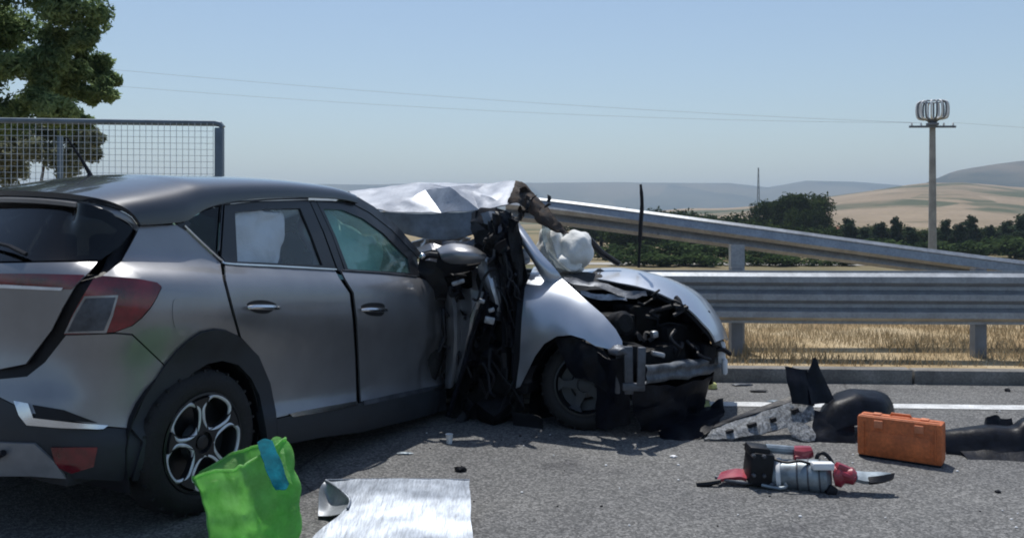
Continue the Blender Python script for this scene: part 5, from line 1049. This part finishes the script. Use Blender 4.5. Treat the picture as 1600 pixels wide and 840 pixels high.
torn(lg, 'lug', [[(1230, 664, 5.58), (1252, 661, 5.56), (1268, 670, 5.54)], [(1234, 676, 5.54), (1254, 680, 5.50), (1274, 680, 5.5)], [(1240, 682, 5.52), (1256, 690, 5.47), (1272, 688, 5.48)]], 'scuffed_plastic', .006, 14, 8, .012)
torn(lg, 'edge', [[(1118, 667, 5.60), (1165, 647, 5.68), (1222, 627, 5.74), (1264, 614, 5.76)], [(1114, 673, 5.56), (1162, 655, 5.62), (1222, 636, 5.68), (1268, 620, 5.70)]], 'torn_plastic', .006, 12, 9, .02)
for (x, y, d, w_, h_) in ((1140, 673, 5.52, .05, .02), (1175, 663, 5.55, .06, .025), (1208, 655, 5.58, .04, .03), (1242, 641, 5.61, .05, .03)):
    m = MB(); m.box(at(x, y, d), (w_, .03, h_), Matrix.Rotation(-.3, 3, 'Y'), .005); m.obj('slot', 'plastic_black', lg)
rb = thing('torn_bumper', 'torn black bumper piece past the orange case at the frame edge', 'car part', gnd(1560, 714))
torn(rb, 'skin', [[(1474, 672, 5.36), (1512, 668, 5.34), (1545, 664, 5.32), (1580, 666, 5.30), (1602, 652, 5.30), (1660, 636, 5.30)], [(1472, 676, 5.27), (1513, 674, 5.24), (1548, 671, 5.22), (1584, 672, 5.20), (1606, 660, 5.20), (1670, 646, 5.2)], [(1476, 700, 5.21), (1518, 702, 5.17), (1555, 702, 5.14), (1588, 698, 5.13), (1618, 688, 5.14), (1675, 690, 5.14)], [(1480, 708, 5.2), (1520, 714, 5.14), (1558, 717, 5.09), (1592, 716, 5.09), (1622, 712, 5.13), (1680, 708, 5.14)]], 'torn_plastic', .006, 6, 10, .006)
torn(rb, 'bracket', [[(1538, 652, 5.38), (1552, 650, 5.38), (1556, 656, 5.38), (1580, 654, 5.37)], [(1536, 676, 5.33), (1552, 678, 5.33), (1560, 678, 5.33), (1580, 676, 5.33)]], 'torn_plastic', .008, 10, 11, .03)
torn(rb, 'flap', [[(1498, 700, 5.2), (1540, 704, 5.15), (1590, 706, 5.1), (1640, 702, 5.1)], [(1515, 722, 5.06), (1545, 730, 5.02), (1590, 732, 5.0), (1640, 728, 5.0)]], 'torn_plastic', .010, 8, 12, .005)
ut = thing('torn_undertray', 'torn black undertray hanging before the silver car bumper beam', 'car part', gnd(1080, 688))
torn(ut, 'tray', [[(1030, 640, 5.9), (1070, 638, 5.95), (1105, 636, 6.0), (1130, 622, 6.1)], [(1028, 662, 5.72), (1070, 660, 5.76), (1108, 655, 5.8), (1132, 640, 5.9)], [(1030, 686, 5.55), (1070, 688, 5.52), (1100, 684, 5.55), (1122, 668, 5.65)]], 'torn_plastic', .022, 8, 13)
yl = tag(mesh_obj('torn_foam', *ppx([[(1060, 634, 6.28), (1085, 630, 6.32), (1108, 630, 6.32)], [(1062, 640, 6.18), (1085, 642, 6.16), (1112, 646, 6.14)]], n=5, thick=.02, crumple=.008, cs=12), 'yellow_bit', None, 40, gnd(1085, 645)), 'pale yellow foam piece on the ground below the bumper beam', 'car part')
# small pieces scattered about
def bit(name, px, py, r, mat, label, seed, h=None):
    g = gnd(px, py); V, F = blob(g+Vector((0, 0, r[2]*.8)), r, seed, .45, 2); return tag(mesh_obj(name, V, F, mat, None, 20, g), label, 'debris', 'scattered debris')
cup = thing('paper_cup', 'small white cup standing in the car shadow edge', 'cup', gnd(702, 692))
m = MB(); m.lathe(gnd(702, 692), (0, 0, 1), [(0, 0), (.018, 0), (.023, .055), (.025, .058), (.021, .056), (.017, .006), (0, .006)], 18); m.obj('body', 'white_bit', cup)
bit('debris_piece', 719, 736, (.035, .02, .018), 'plastic_black', 'small black lump above the bright metal sheet', 1)
bit('debris_piece', 632, 709, (.05, .02, .008), 'pale_metal', 'thin pale sliver at the edge of the car shadow', 2)
bit('debris_piece', 1112, 607, (.05, .04, .03), 'yellow_bit', 'yellowish lump hanging by the far end of the bumper beam', 3)
bit('debris_piece', 1328, 586, (.07, .03, .012), 'white_bit', 'white flat piece lying on the kerb above the torn liner', 4)
bit('debris_piece', 1506, 599, (.035, .03, .05), 'white_bit', 'whitish crumpled cup shape at the kerb past the torn liner', 5)
bit('debris_piece', 1574, 611, (.025, .02, .015), 'plastic_black', 'small black piece between the kerb and the painted line', 6)
bit('debris_piece', 1559, 769, (.014, .012, .008), 'plastic_black', 'tiny black chip on the open asphalt near the frame corner', 7)
bit('debris_piece', 1052, 714, (.02, .016, .008), 'white_bit', 'tiny white chip before the torn undertray', 8)
bit('debris_piece', 1160, 602, (.09, .03, .012), 'steel_dark', 'flat dark shard beyond the painted line near the bumper beam', 9)
bit('debris_piece', 1185, 612, (.07, .03, .010), 'plastic_black', 'second flat dark shard nearer the painted line', 10)
bit('debris_piece', 1210, 628, (.06, .03, .010), 'pale_metal', 'pale shard just above the painted line', 11)
bit('debris_piece', 1420, 676, (.03, .02, .02), 'torn_plastic', 'black scrap hidden behind the top of the orange case', 12)
for i in range(54):
    x, y = Rc.uniform(640, 1590), Rc.uniform(640, 825); g = gnd(x, y); s_ = Rc.uniform(.003, .009)
    V, F = blob(g+Vector((0, 0, s_*.5)), (s_, s_*.8, s_*.6), i, .4, 1); tag(mesh_obj('glass_chip', V, F, 'white_bit' if i % 3 else 'plastic_black', None, 20, g), 'tiny chip scattered on the asphalt', 'debris', 'tiny chips on the asphalt')
# ------------------------------------------------------------------ haze over the plain
m, nt, out = nodes('haze_air'); v = N(nt, 'ShaderNodeVolumePrincipled'); v.inputs['Color'].default_value = (.66, .82, 1.0, 1); v.inputs['Density'].default_value = 2.0e-4; v.inputs['Anisotropy'].default_value = .1
nt.links.new(v.outputs[0], out.inputs['Volume'])
mb_ = MB(); mb_.box((0, 0, 150), (26000, 26000, 318)); hz = mb_.obj('haze', 'haze_air', None, 0); hz['kind'] = 'stuff'; hz['label'] = 'thin pale haze lying over the whole plain'; hz['category'] = 'haze'
